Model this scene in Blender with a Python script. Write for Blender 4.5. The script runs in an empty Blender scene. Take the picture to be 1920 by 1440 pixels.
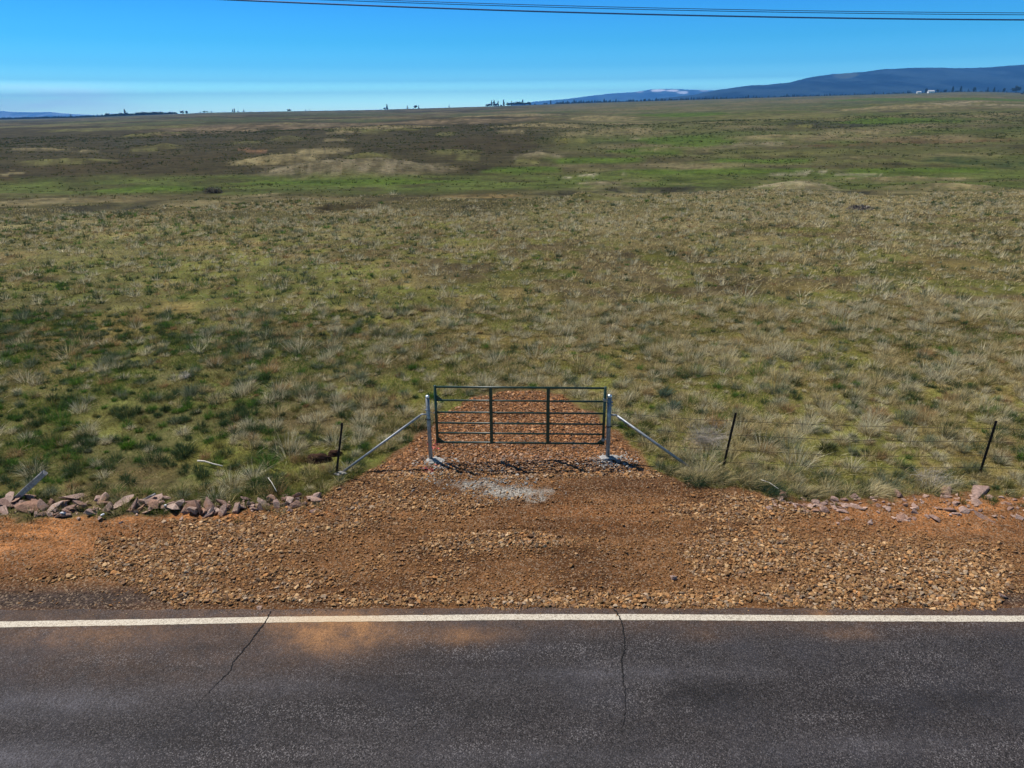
import bpy, bmesh, math, random
import numpy as np
from mathutils import Matrix, Vector

random.seed(7)
rng = np.random.default_rng(11)
S = bpy.context.scene
COL = S.collection

# ------------------------------------------------------------------ camera
EYE = np.array([0.0, 0.0, 7.1])
PITCH = math.radians(21.3)
ROLL = math.radians(-0.5)
FPX = 1321.0
cam_d = bpy.data.cameras.new('camera')
cam = bpy.data.objects.new('camera', cam_d)
COL.objects.link(cam)
cam_d.sensor_width = 36.0
cam_d.lens = 36.0 * FPX / 1920.0
cam_d.clip_start = 0.1
cam_d.clip_end = 90000
CM = Matrix.Rotation(math.radians(90) - PITCH, 4, 'X') @ Matrix.Rotation(ROLL, 4, 'Z')
cam.matrix_world = Matrix.Translation(Vector(EYE)) @ CM
S.camera = cam
R3 = np.array(CM.to_3x3())

# ------------------------------------------------------------------ light
SUN_DIR = np.array([-0.46, 0.36, 1.0]); SUN_DIR /= np.linalg.norm(SUN_DIR)
EL = math.asin(SUN_DIR[2]); AZ = math.atan2(SUN_DIR[0], SUN_DIR[1])
w = bpy.data.worlds.new('World'); S.world = w
w.use_nodes = True
nt = w.node_tree; nt.nodes.clear()
def wn(t, **k):
    n = nt.nodes.new(t)
    for a, b in k.items(): setattr(n, a, b)
    return n
sky = wn('ShaderNodeTexSky', sky_type='NISHITA', sun_disc=False)
sky.sun_elevation = EL; sky.sun_rotation = AZ
sky.air_density = 1.2; sky.dust_density = 0.4; sky.ozone_density = 1.5; sky.altitude = 500
hsv = wn('ShaderNodeHueSaturation'); hsv.inputs['Saturation'].default_value = 1.1
# thin cloud bank low over the left horizon
geo = wn('ShaderNodeTexCoord'); sep = wn('ShaderNodeSeparateXYZ')
mp = wn('ShaderNodeMapping'); mp.inputs['Scale'].default_value = (7, 7, 75)
nz = wn('ShaderNodeTexNoise'); nz.inputs['Scale'].default_value = 1.0; nz.inputs['Detail'].default_value = 6; nz.inputs['Roughness'].default_value = 0.6
L = nt.links.new
L(geo.outputs['Generated'], sep.inputs[0]); L(geo.outputs['Generated'], mp.inputs[0]); L(mp.outputs[0], nz.inputs['Vector'])
def wmath(op, a, b=None, c=None):
    n = wn('ShaderNodeMath', operation=op)
    for i, x in enumerate((a, b, c)):
        if x is None: continue
        if isinstance(x, (int, float)): n.inputs[i].default_value = x
        else: L(x, n.inputs[i])
    return n.outputs[0]
def wrange(v, a, b, c, d):
    n = wn('ShaderNodeMapRange', interpolation_type='SMOOTHSTEP')
    L(v, n.inputs[0])
    for i, x in enumerate((a, b, c, d)): n.inputs[i + 1].default_value = x
    return n.outputs[0]
zb = wmath('MULTIPLY', wrange(sep.outputs[2], -0.004, 0.010, 0, 1), wrange(sep.outputs[2], 0.018, 0.036, 1, 0))
xb = wrange(sep.outputs[0], -0.52, -0.40, 1, 0)
cm_ = wmath('MULTIPLY', wmath('MULTIPLY', zb, xb), wrange(nz.outputs[0], 0.34, 0.60, 0.12, 1.0))
mx = wn('ShaderNodeMix', data_type='RGBA')
L(wmath('MULTIPLY', cm_, 0.6), mx.inputs['Factor'])
ramp = wn('ShaderNodeValToRGB'); L(sep.outputs[2], ramp.inputs[0])
re_ = ramp.color_ramp.elements
re_[0].position = 0.0; re_[0].color = (6.2, 11.0, 13.5, 1); re_[1].position = 1.0; re_[1].color = (.38, .41, .46, 1)
for q_, c_ in ((.012, (4.5, 9.6, 11.8, 1)), (.024, (2.5, 6.2, 8.0, 1)), (.035, (.85, 2.6, 4.0, 1)), (.052, (.36, 1.55, 2.7, 1)), (.08, (.17, 1.12, 2.0, 1)), (.16, (.050, .60, 1.65, 1)), (.35, (.30, .38, .50, 1))):
    e_ = re_.new(q_); e_.color = c_
mul = wn('ShaderNodeMix', data_type='RGBA', blend_type='MULTIPLY'); mul.inputs['Factor'].default_value = 1.0
L(sky.outputs[0], hsv.inputs['Color']); L(hsv.outputs[0], mul.inputs['A']); L(ramp.outputs[0], mul.inputs['B']); L(mul.outputs['Result'], mx.inputs['A']); mx.inputs['B'].default_value = (37, 44, 48, 1)
bg = wn('ShaderNodeBackground'); bg.inputs['Strength'].default_value = 0.073
out = wn('ShaderNodeOutputWorld')
L(mx.outputs['Result'], bg.inputs[0]); L(bg.outputs[0], out.inputs[0])

sd = bpy.data.lights.new('sun', 'SUN'); sd.energy = 5.0; sd.angle = math.radians(0.5); sd.color = (1.0, 0.95, 0.87)
sun = bpy.data.objects.new('sun', sd); COL.objects.link(sun)
sun.rotation_euler = Vector(SUN_DIR).to_track_quat('Z', 'Y').to_euler()

S.view_settings.view_transform = 'Standard'; S.view_settings.look = 'None'
S.view_settings.exposure = 0.25; S.view_settings.gamma = 1.0
S.cycles.max_bounces = 6; S.cycles.volume_bounces = 0
S.cycles.transparent_max_bounces = 4

# ------------------------------------------------------------------ survey helpers
def ray(u, v):
    d = np.array([(u - 960) / FPX, (720 - v) / FPX, -1.0])
    return R3 @ d
def smooth(a, b, x):
    t = np.clip((np.asarray(x, float) - a) / (b - a), 0, 1)
    return t * t * (3 - 2 * t)
def _hash(ix, iy, seed):
    h = (ix.astype(np.int64) * 374761393 + iy.astype(np.int64) * 668265263 + seed * 1442695041) & 0xFFFFFFFF
    h = ((h ^ (h >> 13)) * 1274126177) & 0xFFFFFFFF
    h = (h ^ (h >> 16)) & 0xFFFFFFFF
    return h / 4294967295.0
def vnoise(x, y, seed=0):
    x = np.asarray(x, float); y = np.asarray(y, float)
    ix = np.floor(x); iy = np.floor(y); fx = x - ix; fy = y - iy
    fx = fx * fx * (3 - 2 * fx); fy = fy * fy * (3 - 2 * fy)
    a = _hash(ix, iy, seed); b = _hash(ix + 1, iy, seed); c = _hash(ix, iy + 1, seed); d = _hash(ix + 1, iy + 1, seed)
    return (a * (1 - fx) + b * fx) * (1 - fy) + (c * (1 - fx) + d * fx) * fy
def fbm(x, y, seed=0, octv=4, rough=0.5):
    s = 0; amp = 1; tot = 0
    for o in range(octv):
        s = s + amp * vnoise(x * 2 ** o + 17.3 * o, y * 2 ** o - 9.1 * o, seed + o * 31)
        tot += amp; amp *= rough
    return s / tot

# skyline of the open range, as a slope (rise over forward distance) for each bearing
SKY = [(-300, 228), (0, 224), (130, 221), (250, 216.5), (400, 211), (700, 206), (900, 200), (1100, 193), (1300, 187), (1500, 181), (1700, 175), (1800, 172), (1850, 172), (1920, 174), (2300, 172)]
_t = []; _s = []
for u_, v_ in SKY:
    d_ = ray(u_, v_); _t.append(d_[0] / d_[1]); _s.append(d_[2] / d_[1])
def skyslope(t): return np.interp(t, _t, _s)

def base_h(x, y):
    x = np.asarray(x, float); y = np.asarray(y, float)
    ys = np.maximum(y, 1.0)
    t = np.clip(x / ys, -1.3, 1.3)
    s = skyslope(t)
    z2500 = 7.1 + s * 2500
    near = -1.35 * smooth(14, 70, y) - 2.65 * smooth(48, 128, y)
    near = near + 0.0 * x
    far = -4 + (z2500 + 4) * (y - 128) / 2372
    beyond = z2500 + np.minimum(s, 0) * 1.25 * (y - 2500) - 0.0005 * (y - 2500)
    z = np.where(y < 128, near, np.where(y < 2500, far, beyond))
    return z
def on_base(u, v, z0=None):
    d = ray(u, v); a, b = 2.0, 9000.0
    if d[2] * 9000 + 7.1 > float(base_h(d[0] / d[1] * 9000, 9000)) and False: return None
    # march
    ys = np.concatenate([np.linspace(4, 60, 600), np.geomspace(60.1, 9000, 1500)])
    xs = d[0] / d[1] * ys; zs = EYE[2] + d[2] / d[1] * ys
    dif = zs - base_h(xs, ys)
    i = np.argmax(dif < 0)
    if dif[i] >= 0: i = len(ys) - 1
    y = ys[i] if i == 0 else ys[i - 1] + (ys[i] - ys[i - 1]) * dif[i - 1] / (dif[i - 1] - dif[i])
    x = d[0] / d[1] * y
    return np.array([x, y, float(base_h(x, y))])
def on_plane_y(u, v, Y):
    d = ray(u, v); k = Y / d[1]
    return EYE + d * k
def flat(u, v, z=0.0):
    d = ray(u, v); k = (z - EYE[2]) / d[2]
    return EYE + d * k
def P2(pts): return np.array([on_base(u, v)[:2] for u, v in pts])

# knolls and patches of the range: (u, v, half width, half depth, height m, tone)
PATCH = [
 (668, 317, 185, 15, 2.0, 'greytan'), (525, 300, 82, 10, 1.7, 'tan'), (600, 285, 55, 7, 1.5, 'tan'), (692, 295, 42, 6, 1.5, 'olive'),
 (880, 295, 28, 5, 1.4, 'olive'), (1008, 294, 50, 7, 1.5, 'greytan'), (985, 303, 30, 4, .3, 'olive'), (300, 276, 36, 4.5, 1.6, 'olive'),
 (160, 283, 22, 3, 1.0, 'tan'), (635, 264, 24, 3.4, 1.7, 'tan'), (540, 262, 36, 3.0, 1.3, 'olive'), (700, 251, 25, 3, 1.4, 'olive'), (835, 251, 22, 2.5, 1.4, 'olive'),
 (640, 252, 30, 2.2, .8, 'tan'), (470, 266, 34, 2.6, .8, 'olive'), (1062, 264, 35, 3.6, 1.4, 'yellow'), (1100, 253, 68, 3.4, 1.6, 'tan'), (1195, 257, 24, 2.2, .7, 'pale'),
 (960, 249, 26, 2.4, 1.2, 'tan'), (1170, 245, 60, 2.4, 1.2, 'tan'), (1105, 330, 85, 5, .25, 'palespeck'), (1500, 326, 85, 4.5, .3, 'palespeck'), (1620, 329, 60, 2.5, .3, 'palespeck'),
 (1495, 351, 78, 8, .9, 'pale'), (1100, 372, 48, 8, .7, 'olive'), (1125, 346, 45, 3, .3, 'pale'), (1700, 335, 150, 3, .4, 'tan'), (1760, 352, 120, 5, .5, 'tan'),
 (1060, 362, 60, 5, -.5, 'dark'), (1260, 356, 150, 7, -.5, 'dark'), (1590, 362, 60, 4, -.2, 'dark'), (200, 388, 120, 9, -.5, 'dark'), (640, 388, 62, 9, -.5, 'darkbrown'),
 (900, 367, 90, 4, 0, 'ochre'), (60, 378, 90, 7, .1, 'tan'), (460, 368, 60, 4, .1, 'tan'), (1030, 405, 75, 14, -.25, 'olive'), (1790, 428, 90, 11, -.35, 'dkolive'), (1850, 445, 90, 11, -.35, 'dkolive'),
 (550, 236, 230, 7, 1.6, 'tanmix'), (860, 230, 160, 5, 1.6, 'tanmix'), (720, 242, 120, 3, .6, 'tan'), (1010, 238, 90, 3, 1.2, 'tan'), (1135, 223, 65, 2.5, 1.0, 'tan'), (940, 219, 100, 2, 1.2, 'tan'), (380, 249, 90, 4, .8, 'tanmix'),
 (320, 262, 120, 5, 0, 'dark'), (900, 268, 140, 16, 0, 'darkbrown'), (200, 310, 190, 26, 0, 'darkbrown'), (1560, 233, 110, 5, -1, 'dark'), (1640, 226, 160, 3, -1, 'dark'), (1770, 263, 150, 5, -.6, 'brown'), (1560, 272, 110, 5, -.4, 'brown'),
 (1860, 302, 110, 10, -.5, 'dkgreen'), (1620, 252, 150, 3, .8, 'tan'), (1480, 258, 120, 3, .7, 'tan'), (1400, 272, 130, 4, .6, 'greytan'), (1450, 288, 150, 4, .5, 'olive'), (1520, 238, 24, 3, 1.0, 'yellow'),
 (650, 342, 240, 5.5, 0, 'green'), (300, 356, 140, 4.5, 0, 'green'), (980, 318, 80, 7, 0, 'green'), (1120, 300, 110, 6, 0, 'green'), (1210, 283, 80, 7, 0, 'green'), (1280, 262, 90, 12, 0, 'green'), (1330, 322, 220, 5.5, 0, 'green'),
 (1720, 318, 170, 6, 0, 'green'), (1420, 302, 140, 4, 0, 'green'), (1680, 224, 120, 5, .6, 'green'), (1760, 186, 160, 5, .6, 'green'), (1800, 196, 150, 2.0, 2.0, 'pale'), (1690, 203, 120, 1.6, 2.0, 'tan'), (1270, 216, 90, 4, 0, 'green'), (60, 236, 120, 5, 0, 'olive'), (1450, 218, 130, 5, 0, 'olive'),
 (8, 328, 24, 7, 1.3, 'tan'), (90, 278, 60, 3, 1.0, 'tan'), (480, 285, 20, 1.3, .1, 'rust'), (455, 281, 14, 1.0, .1, 'rust'), (250, 240, 120, 4, .8, 'olive'),
]
TONE = dict(greytan=(.140, .119, .074), tan=(.162, .136, .070), olive=(.088, .086, .030), yellow=(.115, .108, .030), pale=(.19, .162, .10), palespeck=(.22, .20, .135),
            dark=(.030, .029, .017), darkbrown=(.034, .027, .011), ochre=(.13, .095, .04), dkolive=(.062, .058, .020), tanmix=(.125, .095, .058), brown=(.070, .047, .022),
            dkgreen=(.035, .048, .017), green=(.050, .080, .010), rust=(.15, .085, .045))
PW = []
for (u_, v_, ru, rv, hh, tone) in PATCH:
    c_ = on_base(u_, v_)
    a_ = on_base(u_, v_ + rv); b_ = on_base(u_, v_ - rv)
    rx = ru * math.hypot(1, 0) * c_[1] * math.cos(PITCH) * 1.06 / FPX
    PW.append((c_[0], c_[1], rx, max(1.0, 0.5 * (b_[1] - a_[1])), hh, tone))

_r = random.Random(77)
for _k in range(34):
    cy_ = 175 * math.exp(_r.uniform(0, 1.5)); t_ = _r.uniform(-.85, .85)
    if _r.random() < (.35 if t_ > .1 else 0): continue
    r0 = _r.uniform(2.5, 6.5) * (1 + cy_ / 500)
    PW.append((t_ * cy_, cy_, r0 * _r.uniform(1, 2.4), r0 * _r.uniform(.7, 1.3), _r.uniform(.5, 1.3), _r.choice(['olive', 'olive', 'greytan', 'olive', 'tan', 'olive'])))
def height(x, y):
    x = np.atleast_1d(np.asarray(x, float)); y = np.atleast_1d(np.asarray(y, float))
    z = np.array(base_h(x, y))
    for (cx, cy, rx, ry, hh, tone) in PW:
        if hh == 0: continue
        ry2 = min(ry, rx * 1.1)
        m = (np.abs(x - cx) < rx) & (np.abs(y - cy) < ry2)
        if not m.any(): continue
        xm = x[m]; ym = y[m]
        d2 = ((xm - cx) / rx) ** 2 + ((ym - cy) / ry2) ** 2
        wgt = (1 - np.clip(d2, 0, 1)) ** 2 * (1 + .5 * np.clip(d2, 0, 1))
        z[m] += hh * wgt * (0.75 + 0.5 * fbm(xm / 4, ym / 4, 5, 3))
    k1 = smooth(14.5, 24, y)
    z = z + k1 * (fbm(x / 9, y / 9, 21, 3) - .5) * 0.55 * smooth(20, 60, y) + smooth(14.0, 20, y) * (fbm(x / 2.2, y / 2.2, 23, 3) - .5) * 0.20
    z = z + smooth(130, 400, y) * (1 - smooth(1500, 2300, y)) * ((fbm(x / 60, y / 90, 31, 4) - .5) * 5.0)
    z = z + smooth(70, 150, y) * (1 - smooth(1900, 2300, y)) * ((fbm(x / 14, y / 14, 35, 3) - .5) * 0.9)
    return z

# ------------------------------------------------------------------ zones close to the road (world polygons)
GRAVEL = P2([(-40, 1075), (60, 1078), (165, 1040), (182, 1012), (260, 985), (350, 972), (480, 958), (600, 932), (680, 893), (735, 858), (790, 812), (825, 775), (870, 750), (930, 737), (1000, 733), (1060, 745), (1115, 785), (1150, 818), (1215, 880), (1290, 915), (1440, 932), (1540, 962), (1690, 985), (1800, 1015), (2000, 1020), (2000, 1095), (1900, 1112), (1860, 1138), (1500, 1141), (900, 1141), (340, 1141), (270, 1112), (170, 1080), (60, 1095), (-40, 1090)])
BARE = P2([(-400, 975), (0, 975), (300, 965), (600, 932), (680, 890), (735, 852), (800, 800), (840, 765), (930, 733), (1010, 730), (1070, 742), (1130, 785), (1160, 815), (1230, 880), (1300, 908), (1440, 925), (1600, 935), (1920, 925), (2400, 920), (2400, 1170), (-400, 1190)])
def sdist(px, py, poly):
    """signed distance, positive inside"""
    px = np.asarray(px, float); py = np.asarray(py, float)
    dmin = np.full(px.shape, 1e9); inside = np.zeros(px.shape, bool)
    n = len(poly)
    for i in range(n):
        ax, ay = poly[i]; bx, by = poly[(i + 1) % n]
        ex, ey = bx - ax, by - ay
        t = np.clip(((px - ax) * ex + (py - ay) * ey) / (ex * ex + ey * ey + 1e-12), 0, 1)
        d = np.hypot(px - ax - t * ex, py - ay - t * ey)
        dmin = np.minimum(dmin, d)
        c = ((ay > py) != (by > py)) & (px < (bx - ax) * (py - ay) / (by - ay + 1e-12) + ax)
        inside ^= c
    return np.where(inside, dmin, -dmin)
def blob(x, y, u, v, ru, rv):
    """soft ellipse on the ground round a surveyed point"""
    c = on_base(u, v); a = on_base(u + ru, v); b = on_base(u, v - rv); b2 = on_base(u, v + rv)
    rx = abs(a[0] - c[0]); ry = .5 * abs(b[1] - b2[1])
    d2 = ((x - c[0]) / rx) ** 2 + ((y - c[1]) / ry) ** 2
    return np.exp(-d2 * 1.2)

def lin(*c): return np.array(c, float)
def lerp(a, b, t): return a + (b - a) * t[..., None]

def near_relief(x, y):
    """dirt and gravel relief close to the road, metres"""
    b = smooth(-.15, .25, sdist(x, y, BARE)) if np.size(x) else 0
    z = 0.07 * (fbm(x / .9, y / .45, 41, 4) - .5) * b + .03 * (fbm(x / .16, y / .12, 43, 3) - .5) * b
    og = np.clip(blob(x, y, 60, 1005, 230, 40), 0, 1)
    z = z + og * (.030 * np.sin(y * 26 + 2.2 * x + 5 * fbm(x / .5, y / .5, 45, 3)) * smooth(.4, .6, fbm(x / .8, y / .3, 46, 3)) + .05 * (fbm(x / .30, y / .10, 47, 4) - .5))
    z = z + (blob(x, y, 1080, 1000, 420, 90)) * .045 * (smooth(.35, .65, fbm(x / 2.2 + .4 * y, y / .11, 48, 3)) - .5)
    # slight berms of loose stone
    z = z + 0.05 * blob(x, y, 380, 1050, 210, 60) + .05 * blob(x, y, 1620, 1060, 260, 60) + .04 * blob(x, y, 960, 1015, 120, 22)
    z = z * smooth(8.75, 9.3, y)
    # bank of red dirt at the far sides
    z = z + .08 * blob(x, y, 1750, 950, 240, 22) + .06 * blob(x, y, 60, 975, 240, 22)
    return z
def ground_z(x, y):
    x = np.atleast_1d(np.asarray(x, float)); y = np.atleast_1d(np.asarray(y, float))
    z = height(x, y)
    m = (y < 24) & (y > 8.2) & (np.abs(x) < 18)
    if m.any():
        z[m] = z[m] + near_relief(x[m], y[m])
    return z
def gz(x, y): return float(ground_z(x, y)[0])
def gp(u, v, lift=0.0):
    p = on_base(u, v)
    return Vector((p[0], p[1], gz(p[0], p[1]) + lift))

# ------------------------------------------------------------------ mesh and material helpers
def mesh_np(name, V, T, mat, col=None, parent=None, smooth_=False):
    V = np.asarray(V, np.float32).reshape(-1, 3); T = np.asarray(T, np.int32)
    k = T.shape[1]
    me = bpy.data.meshes.new(name)
    me.vertices.add(len(V)); me.vertices.foreach_set('co', V.ravel())
    me.loops.add(T.size); me.loops.foreach_set('vertex_index', T.ravel())
    me.polygons.add(len(T)); me.polygons.foreach_set('loop_start', np.arange(0, T.size, k, dtype=np.int32))
    me.polygons.foreach_set('use_smooth', np.full(len(T), smooth_, bool))
    if col is not None:
        a = me.color_attributes.new('tint', 'FLOAT_COLOR', 'POINT')
        c = np.ones((len(V), 4), np.float32); c[:, :col.shape[1]] = col
        a.data.foreach_set('color', c.ravel())
    me.update(calc_edges=True)
    me.validate()
    me.materials.append(mat)
    o = bpy.data.objects.new(name, me); COL.objects.link(o)
    if parent: o.parent = parent
    return o
def obj_bm(name, bm, mat, parent=None, smooth_=False):
    me = bpy.data.meshes.new(name)
    for f in bm.faces: f.smooth = smooth_
    bm.to_mesh(me); bm.free(); me.materials.append(mat)
    o = bpy.data.objects.new(name, me); COL.objects.link(o)
    if parent: o.parent = parent
    return o
def tag(o, label=None, cat=None, group=None, kind=None):
    if label: o['label'] = label
    if cat: o['category'] = cat
    if group: o['group'] = group
    if kind: o['kind'] = kind
    return o
def empty(name, loc):
    o = bpy.data.objects.new(name, None); COL.objects.link(o); o.location = loc
    o.empty_display_size = .2
    return o
def tube(bm, pts, r, seg=10, cap=True):
    """tube through pts with radius r (number or list)"""
    pts = [Vector(p) for p in pts]; n = len(pts)
    rs = r if isinstance(r, (list, tuple)) else [r] * n
    rings = []
    for i, p in enumerate(pts):
        d = (pts[min(i + 1, n - 1)] - pts[max(i - 1, 0)]).normalized()
        a = Vector((0, 0, 1)) if abs(d.z) < .9 else Vector((0, 1, 0))
        e1 = d.cross(a).normalized(); e2 = d.cross(e1)
        rings.append([bm.verts.new(p + rs[i] * (math.cos(2 * math.pi * k / seg) * e1 + math.sin(2 * math.pi * k / seg) * e2)) for k in range(seg)])
    for i in range(n - 1):
        for k in range(seg):
            bm.faces.new((rings[i][k], rings[i][(k + 1) % seg], rings[i + 1][(k + 1) % seg], rings[i + 1][k]))
    if cap:
        bm.faces.new(rings[0][::-1]); bm.faces.new(rings[-1])
def box(bm, c, s, m=None):
    r = bmesh.ops.create_cube(bm, size=1)['verts']
    for v_ in r:
        v_.co = Vector((v_.co.x * s[0], v_.co.y * s[1], v_.co.z * s[2]))
        if m is not None: v_.co = m @ v_.co
        v_.co += Vector(c)

class NT:
    def __init__(s, name):
        s.m = bpy.data.materials.new(name); s.m.use_nodes = True
        s.t = s.m.node_tree; s.t.nodes.clear()
        s.o = s.t.nodes.new('ShaderNodeOutputMaterial')
    def n(s, t, **k):
        x = s.t.nodes.new(t)
        for a, b in k.items(): setattr(x, a, b)
        return x
    def l(s, a, b): s.t.links.new(a, b)
    def val(s, inp, v):
        if v is None: return
        if hasattr(v, 'is_output'): s.l(v, inp)
        else:
            if isinstance(v, tuple) and len(v) == 3 and inp.type == 'RGBA': v = (*v, 1)
            inp.default_value = v
    def math(s, op, a, b=None, clamp=False):
        x = s.n('ShaderNodeMath', operation=op, use_clamp=clamp); s.val(x.inputs[0], a)
        if b is not None: s.val(x.inputs[1], b)
        return x.outputs[0]
    def pos(s, scale=(1, 1, 1)):
        g = s.n('ShaderNodeNewGeometry'); m_ = s.n('ShaderNodeMapping'); s.l(g.outputs['Position'], m_.inputs[0]); m_.inputs['Scale'].default_value = scale
        return m_.outputs[0]
    def noise(s, vec, sc, det=3, rough=.55, dist=0):
        x = s.n('ShaderNodeTexNoise'); s.l(vec, x.inputs['Vector']); x.inputs['Scale'].default_value = sc
        x.inputs['Detail'].default_value = det; x.inputs['Roughness'].default_value = rough; x.inputs['Distortion'].default_value = dist
        return x.outputs[0]
    def rng(s, v, a, b, c=0., d=1., sm=False):
        x = s.n('ShaderNodeMapRange'); x.interpolation_type = 'SMOOTHSTEP' if sm else 'LINEAR'
        s.val(x.inputs[0], v)
        for i, q in enumerate((a, b, c, d)): x.inputs[i + 1].default_value = q
        return x.outputs[0]
    def mix(s, f, a, b, mode='MIX'):
        x = s.n('ShaderNodeMix', data_type='RGBA', blend_type=mode)
        s.val(x.inputs['Factor'], f); s.val(x.inputs['A'], a); s.val(x.inputs['B'], b)
        return x.outputs['Result']
    def scale(s, col, f):
        x = s.n('ShaderNodeVectorMath', operation='SCALE'); s.val(x.inputs[0], col); s.val(x.inputs['Scale'], f)
        return x.outputs[0]
    def attr(s, name='tint'):
        x = s.n('ShaderNodeAttribute', attribute_name=name); return x
    def bsdf(s, col, rough=.9, metal=0., bump=None, bstr=.3, bdist=.02, spec=.3):
        b = s.n('ShaderNodeBsdfPrincipled'); s.val(b.inputs['Base Color'], col); s.val(b.inputs['Roughness'], rough); b.inputs['Metallic'].default_value = metal
        b.inputs['Specular IOR Level'].default_value = spec
        if bump is not None:
            bn = s.n('ShaderNodeBump'); bn.inputs['Strength'].default_value = bstr; bn.inputs['Distance'].default_value = bdist
            s.l(bump, bn.inputs['Height']); s.l(bn.outputs[0], b.inputs['Normal'])
        s.l(b.outputs[0], s.o.inputs[0]); return b

def mat_ground():
    k = NT('range_soil'); at = k.attr(); p = k.pos()
    veg = k.math('SUBTRACT', 1.0, at.outputs['Alpha'])
    c = at.outputs['Color']
    # vegetation mottling: coarse, mid, fine
    n1 = k.rng(k.noise(p, 1.3, 5, .7), .3, .7, .55, 1.5)
    n2 = k.rng(k.noise(p, 9, 4, .7), .3, .7, .6, 1.45)
    n3 = k.rng(k.noise(p, .16, 9, .72), .32, .68, .50, 1.55)
    f = k.math('MULTIPLY', k.math('MULTIPLY', n1, n2), n3)
    cv = k.scale(c, f)
    hue = k.noise(p, .6, 4, .6)
    cv = k.mix(k.rng(hue, .48, .68, 0, .55), cv, k.mix(1.0, cv, (1.10, .97, .82), 'MULTIPLY'))
    cv = k.mix(k.rng(k.noise(p, 2.1, 4, .6), .55, .72, 0, .5), cv, k.mix(1.0, cv, (.7, 1.12, .7), 'MULTIPLY'))
    # dirt with grit
    vo = k.n('ShaderNodeTexVoronoi'); k.l(p, vo.inputs['Vector']); vo.inputs['Scale'].default_value = 42
    sp = k.n('ShaderNodeSeparateColor'); k.l(vo.outputs['Color'], sp.inputs[0])
    g1 = k.rng(sp.outputs[0], 0, 1, .5, 1.7)
    g2 = k.rng(k.noise(p, 5, 5, .7), .3, .7, .65, 1.3)
    cd = k.scale(c, k.math('MULTIPLY', g1, g2))
    cd = k.mix(k.rng(sp.outputs[1], .82, .9, 0, .6), cd, (.30, .22, .15))
    cc = k.mix(at.outputs['Alpha'], cv, cd)
    bmp = k.math('ADD', k.math('MULTIPLY', k.noise(p, 30, 4, .7), .5), k.math('MULTIPLY', k.math('SUBTRACT', 1., vo.outputs['Distance']), .5))
    k.bsdf(cc, 1.0, bump=bmp, bstr=.7, bdist=.03, spec=.08)
    return k.m
def mat_vc(name, rough=.9, trans=0., spec=.2, var=0.0, bscale=0, bdist=.01, up=0.):
    k = NT(name); at = k.attr(); c = at.outputs['Color']
    if var:
        c = k.scale(c, k.rng(k.noise(k.pos(), var, 3, .65), .3, .7, .7, 1.3))
    bm_ = k.noise(k.pos(), bscale, 4, .6) if bscale else None
    b = k.bsdf(c, rough, spec=spec, bump=bm_, bstr=.6, bdist=bdist)
    if trans:
        tr = k.n('ShaderNodeBsdfTranslucent'); k.l(c, tr.inputs[0])
        if up:   # shading normal bent upward so the blades look brighter under the sun
            g = k.n('ShaderNodeNewGeometry'); a1 = k.n('ShaderNodeVectorMath', operation='SCALE'); k.l(g.outputs['Normal'], a1.inputs[0]); a1.inputs['Scale'].default_value = 1 - up
            a2 = k.n('ShaderNodeVectorMath', operation='ADD'); k.l(a1.outputs[0], a2.inputs[0]); a2.inputs[1].default_value = (0, 0, up)
            a3 = k.n('ShaderNodeVectorMath', operation='NORMALIZE'); k.l(a2.outputs[0], a3.inputs[0])
            k.l(a3.outputs[0], b.inputs['Normal'])
        ms = k.n('ShaderNodeMixShader'); ms.inputs[0].default_value = trans
        k.l(b.outputs[0], ms.inputs[1]); k.l(tr.outputs[0], ms.inputs[2]); k.l(ms.outputs[0], k.o.inputs[0])
    return k.m
M_GROUND = mat_ground()
M_GRASS = mat_vc('grass_blades', .9, .38, .05, up=.42)
M_TWIG = mat_vc('dry_twigs', .9, 0.0, .1)
M_STONE = mat_vc('crushed_stone', .92, 0, .15, 60)
M_ROCK = None
def mat_rock():
    k = NT('mauve_basalt'); oi = k.n('ShaderNodeObjectInfo'); p = k.pos()
    ramp = k.n('ShaderNodeValToRGB'); k.l(oi.outputs['Random'], ramp.inputs[0])
    e = ramp.color_ramp.elements
    e[0].color = (.42, .27, .215, 1); e[1].color = (.30, .19, .155, 1)
    for q, c_ in ((.2, (.52, .36, .30, 1)), (.4, (.26, .165, .135, 1)), (.6, (.58, .43, .36, 1)), (.8, (.38, .22, .155, 1))):
        n_ = e.new(q); n_.color = c_
    c = k.scale(ramp.outputs[0], k.rng(k.noise(p, 22, 6, .75), .3, .7, .5, 1.35))
    c = k.mix(k.rng(k.noise(p, 5, 4, .6), .55, .7, 0, .6), c, (.42, .21, .10))
    k.bsdf(c, .9, bump=k.noise(p, 24, 7, .75), bstr=1.0, bdist=.05, spec=.2)
    return k.m
M_ROCK = mat_rock()
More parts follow.
